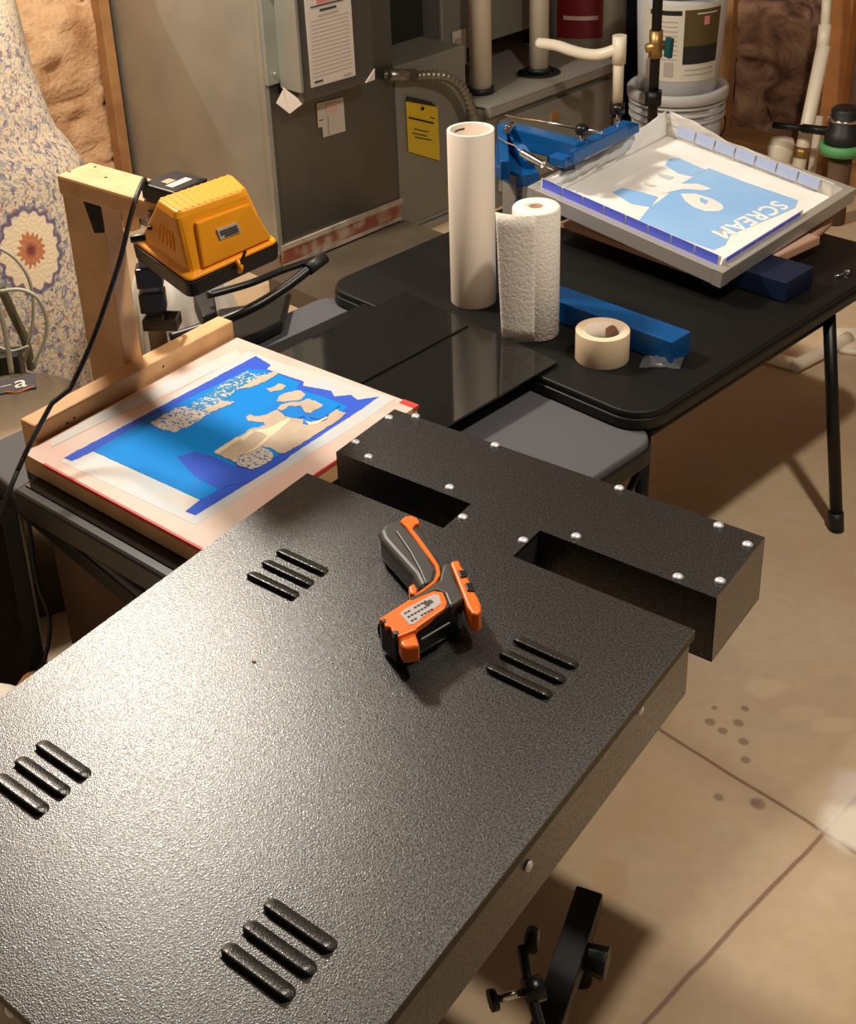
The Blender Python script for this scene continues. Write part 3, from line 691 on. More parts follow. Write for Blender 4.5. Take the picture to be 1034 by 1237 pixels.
# clear crumpled film
c = on_table(800, 438)
def filmf(i, j):
    x, y = (i-.5)*.085, (j-.5)*.05; r2 = (2*i-1)**2+(2*j-1)**2
    return (c.x+x*.8+y*.5, c.y+y*.9-x*.2, .507+max(0, 1-r2*.7)*(.010+.010*noise.noise(Vector((i*5, j*5, 2)))))
o = MB(); o.grid(filmf, 18, 14); tag(o.build('plastic_wrapper', 'plastic_bag'), 'small crumpled clear plastic wrapper near the black table corner', 'wrapper')
c = on_table(1018, 334)
t = thing('wing_bolt', 'small shiny bolt lying on the black table at the far right', 'bolt', (c.x, c.y, .508), .4)
o = MB(); o.cyl((-.02, 0, .003), (.01, 0, .003), .002, n=8); o.build('shank', 'chrome', t)
o = MB(); o.cyl((.01, 0, .004), (.016, 0, .004), .0055, n=8); o.build('head', 'chrome', t)

# ------------------------------------------------------------------ screen printing press
PR = FT_.thing('screen_printing_press', 'blue steel tabletop screen printing press clamping the aluminium screen', 'printing press')
T = FT_
o = MB(); o.b2((-.42, .150, .507), (-.075, .208, .553)); o.build('base_foot', 'blue_steel', PR, bevel=.002, label='bright blue front base foot')
o = MB(); o.b2((-.42, .50, .507), (-.06, .60, .550)); o.build('base_foot', 'blue_dark', PR, bevel=.002, label='rear base foot, its shadow painted in as navy')
cp_ = T.p(622, 186, .655)
o = MB(); o.b2((cp_.x-.022, cp_.y-.02, .507), (cp_.x+.022, cp_.y+.02, .655)); o.build('column', 'furnace_light', PR, bevel=.003)
o = MB(); o.bar((cp_.x+.03, cp_.y, .53), (-.43, .18, .53), .05, .044); o.build('rear_beam', 'blue_steel', PR, bevel=.002)
# platen below the screen
pl = [T.p(676, 268, .540), T.p(836, 326, .540)]
0 and print('platen', pl, T.p(935, 310, .567), T.p(990, 285, .567), T.p(900, 305, .567))
a, b = pl
o = MB(); o.prism([a, b+Vector((-.012, 0, 0)), b+Vector((0, .012, 0)), (b.x+.01, b.y+.22, .540), (a.x+.02, b.y+.22, .540)], (0, 0, -.012)); o.build('platen', 'wood_edge', PR, bevel=.001)
k1, k2 = T.p(920, 303, .566), T.p(990, 281, .566)
o = MB(); o.prism([T.p(907, 303.0, .548), T.p(939, 310.0, .548), T.p(991, 286.0, .548), T.p(955, 274.0, .548)], (0, 0, -.018)); pk = o.build('platen_end', 'wood_edge', PR, bevel=.0015)
o = MB(); o.prism([T.p(909, 303.0, .5485), T.p(938, 309.5, .5485), T.p(988, 286.0, .5485), T.p(955, 275.0, .5485)], (0, 0, .0008)); o.build('adhesive_pad', 'pinkpad', pk, label='pink adhesive top')
o = MB(); A, B = T.p(960, 290, .548), T.p(1005, 262, .548); o.tube(smoothpath([T.p(950, 296, .532), T.p(975, 288, .532), T.p(998, 268, .535)], 5), .014, 12); o.build('taped_arm', 'wood_edge', PR)
# arm and clamp (heights around the lifted rear edge of the screen)
def q(px, py, z): return T.p(px, py, z)
o = MB(); o.bar(q(608, 160, .70), q(702, 184, .70), .034, .048); o.bar(q(612, 158, .70), q(640, 200, .66), .026, .03); am = o.build('print_arm', 'blue_steel', PR, bevel=.003)
o = MB(); o.bar(q(672, 196, .682), q(763, 152, .694), .045, .022); o.bar(q(690, 190, .700), q(755, 158, .706), .012, .03); o.build('screen_clamp', 'blue_steel', PR, bevel=.003)
o = MB(); o.prism([q(600, 160, .68), q(622, 165, .68), q(640, 190, .66), q(652, 208, .65), q(624, 212, .65), q(598, 200, .65)], (0, 0, -.03)); o.bar(q(606, 160, .70), q(610, 206, .665), .02, .05); o.build('hinge_bracket', 'blue_steel', PR, bevel=.003)
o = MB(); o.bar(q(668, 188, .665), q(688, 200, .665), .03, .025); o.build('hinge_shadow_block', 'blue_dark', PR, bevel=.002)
A = q(614, 153, .727); o = MB(); o.cyl(A+Vector((0, .01, 0)), A+Vector((.012, -.018, 0)), .0095, n=16); o.build('pivot_bolt', 'chrome', PR)
o = MB(); o.cyl(q(611, 139, .728), q(727, 160, .728), .0032, n=10); o.build('adjusting_rod', 'chrome', PR)
for nm, ks, zt_ in (('clamp_knob', (703, 157, 180), .745), ('clamp_knob', (747, 132, 152), .745)):
    A = q(ks[0], ks[1], zt_)
    o = MB(); o.lathe([(0, -.008), (.013, -.008), (.015, -.002), (.015, .007), (.010, .012), (0, .012)], A, 14); kn = o.build(nm, 'black_plastic', PR)
    o = MB(); o.cyl(A+Vector((0, 0, -.006)), A+Vector((0, 0, -.05)), .004, n=10); o.build('threaded_stud', 'chrome', kn)
# spring with hook chain
A, B = q(630, 184, .715), q(656, 199, .700)
o = MB(); n_ = 26; pth = [A+(B-A)*(i/n_) for i in range(n_+1)]; o.tube(pth, .006, 12, radii=[.0078+.0008*(i % 2) for i in range(n_+1)]); sp_ = o.build('tension_spring', 'chrome', PR)
o = MB(); o.tube(smoothpath([q(600, 164, .72), q(612, 172, .72), q(622, 176, .72), q(628, 182, .716)], 4), .0014, 6); o.build('hook_wire', 'chrome', sp_); o = MB(); o.tube(smoothpath([B, q(664, 203, .69), q(668, 205, .68)], 3), .002, 6); o.build('hook_wire', 'chrome', sp_)

# ------------------------------------------------------------------ aluminium screen
c0, c1, c3 = at(873, 330, .578), at(637, 225, .643), at(1031, 226, .603)
ex = (c1-c0); LX = ex.length; ex.normalize(); ey = (c3-c0); ey = (ey-ex*ey.dot(ex)); LY = (c3-c0).dot(ey.normalized()); ey.normalize(); ez = ey.cross(ex); ez = ez if ez.z > 0 else -ez
Mt = Matrix((ey, ex, ez)).transposed().to_4x4(); Mt.translation = c0     # local x along right side, y along front, top surface z=0
if Mt.to_3x3().determinant() < 0: print('BAD handed')
AS = bpy.data.objects.new('aluminium_screen', None); COL.objects.link(AS); AS.matrix_world = Mt
tag(AS, 'aluminium framed printing screen with pale blue stencil and curled clear tape', 'printing screen')
Mi = Mt.inverted()
def as_(px, py, z=0):         # photo point on the screen's own plane (offset z)
    o_ = Vector((0, 0, CAMZ)); r_ = ray(px, py); c_ = c0+ez*z; k = (c_-o_).dot(ez)/r_.dot(ez); return Mi @ (o_+r_*k)
fw_, fh = .020, .034
o = MB()
o.b2((0, 0, -fh), (LY, fw_, 0)); o.b2((0, LX-fw_, -fh), (LY, LX, 0)); o.build('frame_rail', 'alu', AS, bevel=.0015)
o = MB(); o.b2((0, fw_, -fh), (fw_, LX-fw_, 0)); o.b2((LY-fw_, fw_, -fh), (LY, LX-fw_, 0)); o.build('frame_rail', 'alu', AS, bevel=.0015)
o = MB(); o.b2((fw_, fw_, -fh+.001), (LY-fw_, LX-fw_, -fh+.003)); ms = o.build('mesh_fabric', 'mesh_white', AS)
zm = -fh+.0035
def flat(pts, z, mat, name, par, fn=as_, th=.0003):
    P_ = [fn(a, b, z) for a, b in pts]; o = MB(); o.prism(P_, (0, 0, th)); return o.build(name, mat, par)
em = flat([(785, 250), (800, 240), (822, 222), (856, 203), (900, 220), (964, 242), (960, 251), (940, 260), (915, 270), (893, 279), (882, 284), (876, 296), (862, 302), (850, 298), (770, 268)], zm, 'mesh_blue', 'emulsion', ms)
flat([(803, 199), (808, 192), (820, 191), (852, 205), (836, 213), (818, 209)], zm, 'mesh_blue', 'emulsion', ms)
flat([(740, 232), (752, 227), (775, 232), (795, 238), (785, 250), (762, 246)], zm, 'mesh_blue', 'emulsion', ms)
z2 = zm+.0004
flat([(787, 226), (800, 220), (815, 222), (843, 222), (860, 228), (850, 230), (826, 228), (812, 231), (800, 234)], z2, 'mesh_white', 'stencil_opening', ms)
flat([(822, 234), (840, 234), (860, 240), (872, 247), (874, 252), (868, 255), (852, 255), (838, 250), (828, 243)], z2, 'mesh_white', 'stencil_opening', ms)
flat([(846, 238), (856, 243), (852, 247), (845, 243)], z2+.0004, 'mesh_blue', 'stencil_detail', ms)
flat([(795, 209), (815, 214), (808, 217), (796, 213)], z2, 'tape_grey', 'ink_smear', ms)
flat([(779, 220), (795, 225), (788, 226), (778, 223)], z2, 'tape_grey', 'ink_smear', ms)
# SCREAM, upside down along the lower right edge
tA, tB = as_(932, 240, z2), as_(846, 282, z2)
dx = (tB-tA).normalized(); dx.z = 0; dx.normalize(); dy = Vector((-dx.y, dx.x, 0))
far = as_(880, 225, z2)
if (far-tA).dot(dy) > 0: pass
sgn = 1 if (far-tA).dot(dy) < 0 else -1
LW = (tB-tA).length; TOFF = .010
text_part('lettering', 'SCREAM', LW/4.4, 'mesh_white', ms, tA+Vector((-dx.y, dx.x, 0))*TOFF, dx, Vector((-dx.y, dx.x, 0)), label='white SCREAM lettering')
# tape strips along the inside of the near rails
def strip_tape(a, b, w_top, mat, n, name, par, inset=.002, lift=.0):
    # tape running up the inner wall from mesh to just above the rail
    a, b = Vector(a), Vector(b); d_ = (b-a).normalized(); nn = Vector((0, 0, 1)).cross(d_)
    L = (b-a).length; g = L/n
    for k in range(n):
        o = MB(); p_ = a+d_*(k*g+.002); q_ = a+d_*((k+1)*g-.002)
        o.prism([p_, q_, q_+w_top, p_+w_top], nn*.0006); o.build(name, mat, par)
zt = -.0005
o = MB(); o.b2((fw_+.001, fw_, -.02), (fw_+.002, LX-fw_, .0205)); o.build('film_liner', 'mesh_white', AS)
o = MB(); o.b2((fw_+.01, fw_+.001, -.02), (LY*.64, fw_+.002, .009)); o.build('film_liner', 'mesh_white', AS)
o_in = fw_
# near-left rail (local y axis, x = fw_) : violet tape on the slope
strip_tape((fw_+.0, fw_+.004, -.004), (fw_+.0, LX-fw_-.003, -.004), Vector((-.001, 0, .025)), 'violet_tape', 8, 'tape_strip', AS)
strip_tape((fw_+.02, fw_, -.006), (LY*.62, fw_, -.006), Vector((0, -.001, .015)), 'violet_tape', 5, 'tape_strip', AS)
strip_tape((LY-fw_-.007, fw_+.05, zm+.008), (LY-fw_-.007, LX-fw_-.03, zm+.012), Vector((.004, 0, .026)), 'film_blue', 7, 'tape_strip', AS)
# curled film standing on far-left and far-right rails
def film(name, a, b, hgts, lean, mat, seed):
    a, b = Vector(a), Vector(b)
    def fn(i, j):
        h = np.interp(i, [k/(len(hgts)-1) for k in range(len(hgts))], hgts)
        w_ = .006*noise.noise(Vector((i*9, j*2, seed)))
        return a+(b-a)*i+Vector(lean)*j*h*12+Vector((0, 0, j*h))+Vector((w_, w_, w_*.5))
    o = MB(); o.grid(fn, 40, 8); return o.build(name, mat, AS, solid=.0006)
film('curled_film', (fw_+.01, LX-fw_-.008, zm), (LY-fw_, LX-fw_-.008, zm), [.034, .040, .040, .042, .046, .052, .060], (0, .02, 0), 'mesh_white', 3)
film('curled_film', (LY-fw_-.002, LX-fw_, zm), (LY-fw_-.002, fw_+.02, zm), [.060, .055, .042, .038, .036, .034, .033], (.010, 0, 0), 'film', 6)
for k in range(9):
    i = .05+k*.07+random.uniform(-.02, .02)
    x_ = fw_+.02+(LY-2*fw_)*i; h_ = -.004+.016*i+random.uniform(-.006, .004)
    o = MB(); r_ = .009+random.random()*.008
    pts = [(x_+r_*math.cos(t_)*(1+.35*random.random())*1.4, LX-fw_-.013-.001*k/9, h_+.55*r_*math.sin(t_)*(1+.4*random.random())) for t_ in [m_*math.pi/4 for m_ in range(8)]]
    o.prism(pts, (0, -.0008, 0)); o.build('ink_stain', 'tape_grey', AS)
# corner tape
o = MB(); o.b2((-.0008, -.0008, -fh), (fw_*1.3, fw_, .0006)); o.build('corner_tape', 'masking', AS).data.materials[0] = M['alu']

# ------------------------------------------------------------------ grey card table + glass sheets
GF = Frame(762, 525, .47, -52.02)
GT = GF.thing('card_table', 'low grey vinyl card table under the wooden screen and dark glass sheets', 'table')
o = MB(); o.prism(rrect(-.81, -.835, .035, .035, .05, .452, 8), (0, 0, .018)); o.build('table_top', 'grey_vinyl', GT, bevel=.006, seg=3)
o = MB(); R = [rrect(-.81-e, -.835-e, .035+e, .035+e, .05+e, z, 8) for e, z in ((.003, .425), (.003, .456), (-.012, .456), (-.012, .425))]; o.loft(R+[R[0]], cap=False); o.build('rim', 'table_rim', GT, bevel=.003)
for x, y, fx, fy in ((-.03, -.02, -.0, -.06), (-.03, -.79, .0, -.80), (-.76, -.02, -.79, -.0), (-.76, -.79, -.765, -.80)):
    o = MB(); o.cyl((x, y, .43), (fx, fy, .012), .012, n=14); lg = o.build('leg', 'black_metal', GT)
    o = MB(); o.cyl((fx, fy, 0), (fx+(x-fx)*.07, fy+(y-fy)*.07, .03), .015, n=14); o.build('foot_cap', 'rubber', lg)
o = MB(); o.tube([(.02, .02, .43), (.0, -.05, .30), (-.02, -.06, .10)], .006, 8); o.build('leg_brace', 'black_metal', GT)
def sheet(name, label, lo, hi, z, rot=0):
    o = MB(); c = Vector(((lo[0]+hi[0])/2, (lo[1]+hi[1])/2, z+.0025)); o.box((0, 0, 0), (hi[0]-lo[0], hi[1]-lo[1], .005))
    ob = o.build(name, 'glass_black', bevel=.0006); ob.location = GF.W(*c); ob.rotation_euler = (0, 0, GF.a+rot); return tag(ob, label, 'glass sheet', 'smoked glass exposure sheets')
o = MB(); o.b2((-.66, -.36, .4715), (-.235, -.005, .5085)); ob = o.build('foam_pad', 'black_plastic', bevel=.002); ob.location = GF.base; ob.rotation_euler = (0, 0, GF.a); tag(ob, 'thick black pad on the card table under the dark glass sheets', 'pad')
def sheet(label, px_far, px_right, px_near, z, th=.004):
    a, b, c = GF.p(*px_far, z+th), GF.p(*px_right, z+th), GF.p(*px_near, z+th)
    o = MB(); o.prism([Vector((p.x, p.y, z)) for p in (a, b, c, a+c-b)], (0, 0, th)); ob = o.build('glass_sheet', 'glass_black', bevel=.0005)
    ob.location = GF.base; ob.rotation_euler = (0, 0, GF.a); return tag(ob, label, 'glass sheet', 'smoked glass exposure sheets')
sheet('large dark glass sheet reaching towards the masking tape, lower of the two', (497, 356), (674, 437), (480, 549), .509)
sheet('dark glass sheet on top of the other, nearest the lamp', (489, 352), (566, 392), (330, 519), .5135)

# box under the wooden screen
SF = Frame(28, 548, .56, -44.94)
UB = SF.thing('exposure_unit', 'flat black box supporting the wooden screen on the card table', 'exposure unit')
o = MB(); o.b2((.02, -.045, .472), (.42, .40, .522)); o.build('housing', 'black_plastic', UB, bevel=.006)
o = MB(); o.b2((.03, -.025, .521), (.41, .38, .5245)); o.build('top_glass', 'glass_black', UB)
# wooden screen
WS = SF.thing('wooden_screen', 'wooden framed printing screen with bright blue stencil and taped pink border', 'printing screen')
SX, SY = .432, .495
o = MB(); o.b2((0, 0, .526), (SX, .04, .560)); o.b2((0, SY-.04, .526), (SX, SY, .560)); o.build('frame_rail', 'pine', WS, bevel=.002)
o = MB(); o.b2((0, .04, .526), (.04, SY-.04, .560)); o.b2((SX-.04, .04, .526), (SX, SY-.04, .560)); o.build('frame_rail', 'pine', WS, bevel=.002)
o = MB(); o.b2((.0, .0, .5602), (SX, SY, .5612)); brd = o.build('taped_border', 'tape_pink', WS)
def sp(px, py, z=0): return SF.p(px, py, .5612+z)
FLC = [0]
def fl(pts, z, mat, name, par, th=.0002):
    FLC[0] += 1; z += FLC[0]*.000018
    if name in ('stencil_opening', 'emulsion_patch', 'blue_tape', 'emulsion', 'pale_stripe'):
        am = {'blue_tape': .35, 'emulsion': .3, 'pale_stripe': .6}.get(name, 1.2); out = []
        for i_ in range(len(pts)):
            (xa, ya), (xb, yb) = pts[i_], pts[(i_+1) % len(pts)]; L_s = math.hypot(xb-xa, yb-ya); k_ = max(1, int(L_s/3.5)); out.append((xa, ya))
            for q_ in range(1, k_): out.append((xa+(xb-xa)*q_/k_+random.uniform(-am, am), ya+(yb-ya)*q_/k_+random.uniform(-am, am)*.7))
        pts = out
    return flat(pts, z, mat, name, par, lambda a, b, zz: sp(a, b, zz), th)
fl([(72, 557), (300, 424), (345, 440), (478, 481), (440, 508), (236, 634)], .0001, 'tape_grey', 'inner_tape', brd)
fl([(62, 540), (150, 497), (200, 478), (250, 452), (292, 432), (286, 422), (200, 462), (60, 532)], .0003, 'tape_grey', 'tape_patch', brd)
o = MB(); a, b = sp(60, 567), sp(247, 663); o.b2((.055, -.0012, .5560), (SX+.001, .003, .5622)); o.b2((SX-.0015, .06, .5560), (SX+.0012, .40, .5622)); o.b2((SX-.03, SY-.012, .5560), (SX+.0015, SY+.0015, .5622)); o.build('red_edge_tape', 'red', brd, label='red tape line along the edge')
tb = fl([(77, 553), (309, 430), (327, 441), (322, 446), (367, 461), (366, 466), (400, 472), (404, 479), (424, 477), (432, 483), (458, 479), (440, 492), (351, 550), (345, 556), (236, 622.6), (224, 618), (242, 603.5), (113, 545), (87, 557)], .0004, 'tape_blue', 'blue_tape', WS)
em = fl([(113, 545), (190, 500), (300, 446), (320, 447), (362, 462), (358, 470), (392, 480), (412, 488), (420, 492), (345, 545), (250, 600), (242, 603.5)], .0007, 'emulsion', 'emulsion', WS)
fl([(214, 552), (236, 545), (262, 553), (280, 562), (300, 565), (330, 556), (351, 550), (300, 582), (262, 590), (235, 575)], .0009, 'tape_blue', 'blue_tape', tb)
def Z1(pts): return [(170+a/7.386, 425+b/7.386) for a, b in pts]
def Z2(pts): return [(240+a/5.17, 440+b/5.17) for a, b in pts]
E0 = .0011
fl(Z1([(75, 635), (160, 590), (310, 500), (400, 485), (500, 520), (620, 550), (540, 600), (430, 665), (350, 690), (290, 720), (160, 680)]), E0, 'speck_a', 'stencil_opening', em)
fl(Z1([(440, 470), (560, 400), (650, 330), (720, 290), (800, 240), (850, 330), (830, 380), (740, 430), (840, 450), (700, 510), (620, 545), (520, 515)]), E0, 'speck_b', 'stencil_opening', em)
fl(Z1([(570, 510), (640, 480), (740, 440), (845, 450), (720, 500), (620, 545)]), E0+.0003, 'beige', 'stencil_opening', em)
fl(Z2([(150, 130), (220, 90), (300, 40), (340, 60), (440, 50), (500, 60), (430, 100), (330, 140), (240, 160)]), E0, 'speck_b', 'stencil_opening', em)
fl(Z2([(240, 155), (330, 110), (400, 75), (480, 40), (495, 55), (430, 100), (330, 145)]), E0+.0003, 'beige', 'stencil_opening', em)
fl(Z2([(420, 150), (470, 140), (500, 120), (545, 135), (520, 160), (450, 175)]), E0, 'beige', 'stencil_opening', em)
fl(Z2([(485, 235), (500, 200), (540, 180), (600, 165), (640, 165), (668, 190), (640, 220), (590, 228), (540, 235)]), E0, 'beige', 'stencil_opening', em)
fl(Z2([(490, 280), (510, 255), (560, 240), (650, 228), (690, 215), (778, 255), (740, 280), (700, 305), (665, 300), (640, 260), (560, 262), (520, 290)]), E0, 'beige', 'stencil_opening', em)
fg = fl(Z2([(295, 330), (320, 313), (350, 325), (400, 320), (450, 300), (490, 285), (540, 325), (600, 335), (655, 345), (650, 375), (680, 378), (740, 370), (800, 345), (815, 310), (860, 280), (922, 305), (890, 335), (760, 420), (620, 510), (540, 555), (490, 550), (440, 520), (400, 510), (340, 545), (270, 565), (210, 600), (150, 575), (95, 550), (150, 510), (220, 465), (270, 440), (330, 400), (415, 380), (405, 362), (360, 360), (310, 355)]), E0, 'beige', 'stencil_opening', em)
for pts in (((95, 550), (160, 505), (240, 455), (260, 462), (180, 520), (120, 558)), ((250, 465), (330, 415), (345, 420), (300, 460), (275, 480)), ((330, 415), (430, 400), (500, 365), (560, 335), (575, 345), (490, 420), (420, 480), (340, 540), (280, 560), (350, 520), (430, 450), (400, 430)), ((660, 350), (700, 362), (760, 345), (800, 325), (805, 335), (740, 372), (690, 380))):
    fl(Z2(pts), E0+.0003, 'cream', 'pale_stripe', fg)
for pts in (((520, 300), (545, 285), (600, 285), (650, 270), (665, 330), (600, 335), (550, 325)), ((690, 330), (750, 275), (850, 245), (890, 255), (840, 290), (800, 320), (740, 345))):
    fl(Z2(pts), E0+.0005, 'emulsion', 'emulsion_patch', fg)
fl(Z2([(200, 600), (290, 560), (345, 545), (400, 515), (470, 555), (455, 600), (400, 635), (340, 655), (260, 640)]), E0+.0006, 'speck_a', 'stencil_opening', em)

# wooden bar behind the screen
o = MB(); o.b2((-.050, .035, .526), (-.010, .50, .592)); ob = o.build('wooden_bar', 'pine', bevel=.004)
ob.location = SF.base; ob.rotation_euler = (0, 0, SF.a); tag(ob, 'long pine bar lying along the far edge of the wooden screen', 'wooden bar')
for k, (y_, z_) in enumerate(((.10, .565), (.115, .568), (.32, .575))):
    o = MB(); o.cyl((-.0102, y_, z_), (-.0095, y_, z_), .0022, n=8); o.build('screw_hole', 'dark_inside', ob)
# plinth for bar
o = MB(); o.b2((-.053, .03, .472), (-.0, .52, .524)); ob2 = o.build('support_board', 'black_plastic', bevel=.002); ob2.location = SF.base; ob2.rotation_euler = (0, 0, SF.a); tag(ob2, 'black board under the pine bar on the card table', 'board')

# wooden stand (post and arm)
ST = SF.thing('wooden_lamp_stand', 'pine post with a flat arm on top carrying the yellow lamp', 'stand')
o = MB(); o.b2((-.163, .270, .472), (-.054, .31, .895)); o.build('post', 'pine', ST, bevel=.003)
o = MB(); o.b2((-.160, .262, .895), (.150, .34, .932)); ar = o.build('arm', 'pine', ST, bevel=.005)
for x, y in ((-.15, .285), (-.13, .325), (-.07, .30)):
    o = MB(); o.cyl((x, y, .9315), (x, y, .9325), .003, n=8); o.build('screw_head', 'black_metal', ar)
o = MB(); A, B_, C_, D_ = (-.10, .2695, .893), (-.055, .2695, .893), (-.055, .2695, .845), (-.082, .2695, .838); o.prism([A, B_, C_, D_], (0, -.002, 0)); o.build('cut_notch', 'dark_inside', ST)
# lamp
LMP = SF.thing('work_lamp', 'yellow amber pyramid work lamp with black rim pointing down from the pine arm', 'lamp', None, (0, 0, 0))
def lp(px, py, z): return SF.p(px, py, z)
ZB, ZT = .895, 1.0
b0, b1, b2_ = lp(160, 293, ZB), lp(228, 343, ZB), lp(337, 294, ZB); b3 = b0+b2_-b1
t0, t1, t2, t3 = lp(188, 240, ZT), lp(213, 257, ZT), lp(299, 228, ZT), lp(279, 209, ZT)
def ring(P4, e, z=None):
    c = sum((Vector(p) for p in P4), Vector())/4; return [c+(Vector(p)-c)*(1+e)+Vector((0, 0, z or 0)) for p in P4]
B4, T4 = [b0, b1, b2_, b3], [t0, t1, t2, t3]
def rp(P4, r=.16, n=4):   # rounded quad
    out = []; N = 4
    for i in range(4):
        p, a, b = Vector(P4[i]), Vector(P4[i-1]), Vector(P4[(i+1) % 4]); pa = p+(a-p)*r; pb = p+(b-p)*r
        for k in range(n+1):
            t_ = k/n; out.append((1-t_)**2*pa+2*t_*(1-t_)*p+t_*t_*pb)
    return out
o = MB(); o.loft([rp(ring(B4, .02, -.024), .10), rp(ring(B4, .03, -.004), .08), rp(ring(B4, .03, .0), .08)]); o.build('black_rim', 'black_plastic', LMP, bevel=.002)
o = MB(); o.loft([rp(ring(B4, .0, .0005), .08), rp(ring(B4, .0, .006), .08), rp(ring(B4, -.09, .009), .10), rp(ring(T4, .04, -.010), .12), rp(ring(T4, -.02, .0), .14)], smooth=False); sh = o.build('lamp_housing', 'yellow', LMP, bevel=.003, seg=2)
# ribs on the top
c_t = sum((Vector(p) for p in T4), Vector())/4
o = MB()
for k in range(11):
    t_ = .06+.88*k/10; a = t0+(t3-t0)*t_; b = t1+(t2-t1)*t_; a2 = a+(b-a)*.04; b2x = a+(b-a)*.96
    o.bar(a2+Vector((0, 0, -.0002)), b2x+Vector((0, 0, -.0002)), .0045, .0022)
o.build('top_rib', 'yellow', sh, bevel=.001)
# raised front panel and vent slots
def face_pt(A, B, C, D, u, v): A, B, C, D = map(Vector, (A, B, C, D)); return A*(1-u)*(1-v)+B*u*(1-v)+C*u*v+D*(1-u)*v
Bs, Ts = ring(B4, -.09, .009), ring(T4, .04, -.010)
nf = (Bs[2]-Bs[1]).cross(Ts[1]-Bs[1]).normalized(); nf = nf if nf.dot(Bs[1]-Bs[0]) > 0 else -nf
pan = [face_pt(Bs[1], Bs[2], Ts[2], Ts[1], u, v) for u, v in ((.14, .02), (.985, .02), (.93, .86), (.20, .86))]
o = MB(); o.prism([p-nf*.002 for p in pan], nf*.008); o.build('front_panel', 'yellow', sh, bevel=.003)
nl = (Bs[1]-Bs[0]).cross(Ts[0]-Bs[0]).normalized(); nl = nl if nl.y < 0 else -nl
for k in range(5):
    u = .40+.09*k; a = face_pt(Bs[0], Bs[1], Ts[1], Ts[0], u, .30); b = face_pt(Bs[0], Bs[1], Ts[1], Ts[0], u, .66)
    o = MB(); o.bar(a+nl*.001, b+nl*.001, .0022, .002, nl); o.build('vent_slot', 'yellow', sh)
# label
u0, u1, v0, v1 = .40, .66, .42, .62
lb = [face_pt(Bs[1], Bs[2], Ts[2], Ts[1], u, v)+nf*.0090 for u, v in ((u0, v0), (u1, v0), (u1, v1), (u0, v1))]
o = MB(); o.prism([p-nf*.004 for p in lb], nf*.0046); lbo = o.build('rating_label', 'grey_label', LMP, label='silver rating label')
o = MB()
for vv in (.46, .51, .56):
    a, b = [face_pt(Bs[1], Bs[2], Ts[2], Ts[1], u, vv)+nf*.0100 for u in (u0+.02+(.04 if vv < .5 else 0), u1-.02)]; o.bar(a, b, .003, .0006, nf)
o.build('label_print', 'ink', lbo)
# clasp, yoke and mounting
A = face_pt(B4[1], B4[2], B4[2], B4[1], .50, 0)
o = MB(); o.tube(smoothpath([A+nf*.004+Vector((0, 0, .006)), A+nf*.012+Vector((0, 0, -.004)), A+nf*.008-Vector((0, 0, .012))], 4), .004, 8); o.build('clasp', 'yellow', LMP)
o = MB(); o.bar(A+nf*.012+Vector((0, 0, .0)), A+nf*.012+Vector((0, 0, .022)), .006, .004); o.bar(A+nf*.012, A+nf*.012+(B4[2]-B4[1]).normalized()*.012+Vector((0, 0, .018)), .004, .003); o.build('clasp_lever', 'black_plastic', LMP)
mA = face_pt(Bs[0], Bs[1], Ts[1], Ts[0], .18, .45)
o = MB(); o.bar(mA, (.075, .275, .912), .014, .006); o.cyl(mA+nl*.012-Vector((.0, .0, .01)), mA+nl*.03-Vector((.01, 0, .01)), .006, n=12); o.build('mount_bracket', 'black_plastic', LMP, bevel=.001)
# junction box
o = MB(); o.b2((.066, .264, .933), (.146, .340, .960)); jb = o.build('junction_box', 'black_plastic', LMP, bevel=.004, seg=3)
for x, y in ((.076, .274), (.136, .330)):
    o = MB(); o.cyl((x, y, .9595), (x, y, .9612), .004, n=12); o.build('box_screw', 'dark_inside', jb)
o = MB(); o.b2((.112, .278, .9602), (.128, .322, .9607)); o.build('white_sticker', 'sheet', jb)
o = MB(); o.b2((.092, .286, .9602), (.108, .304, .9607)); o.build('brown_sticker', 'wood_edge', jb)
# cord
cpts = [SF.W(.064, .275, .948), at(174, 217, .968), at(164, 240, .960), at(156, 268, .925), at(146, 310, .87), at(130, 360, .80), at(112, 410, .74), at(92, 455, .69), at(68, 500, .645), at(50, 535, .61), at(40, 556, .57)]
cp2 = smoothpath(cpts, 6)
cp3 = cp2+smoothpath([at(40, 556, .57), at(30, 580, .55), at(20, 606, .52), at(12, 615, .50)], 4)[1:]
# keep it clear of the screen corner: swing out in front
cp3 = [p + (Vector((-.020, -.020, 0)) if i > 44 else Vector((0, 0, 0))) for i, p in enumerate(cp3)]
o = MB(); o.tube(cp3, .0042, 10); tag(o.build('power_cord', 'rubber'), 'black power cord hanging from the lamp past the pine post', 'cord')
hc = smoothpath([at(25, 600, .46), at(36, 640, .40), at(44, 700, .32), at(60, 750, .24), at(52, 800, .16), at(30, 820, .08)], 6)
o = MB(); o.tube(hc, .004, 8); tag(o.build('hanging_cord', 'rubber'), 'loose black cord hanging below the left edge of the card table', 'cord')
o = MB(); o.tube(smoothpath([at(20, 606, .476), at(45, 596, .4765), at(62, 600, .476), at(72, 590, .478)], 4), .0018, 6); tag(o.build('thin_cable', 'cable_dark'), 'thin grey cable lying on the card table under the screen corner', 'cable')

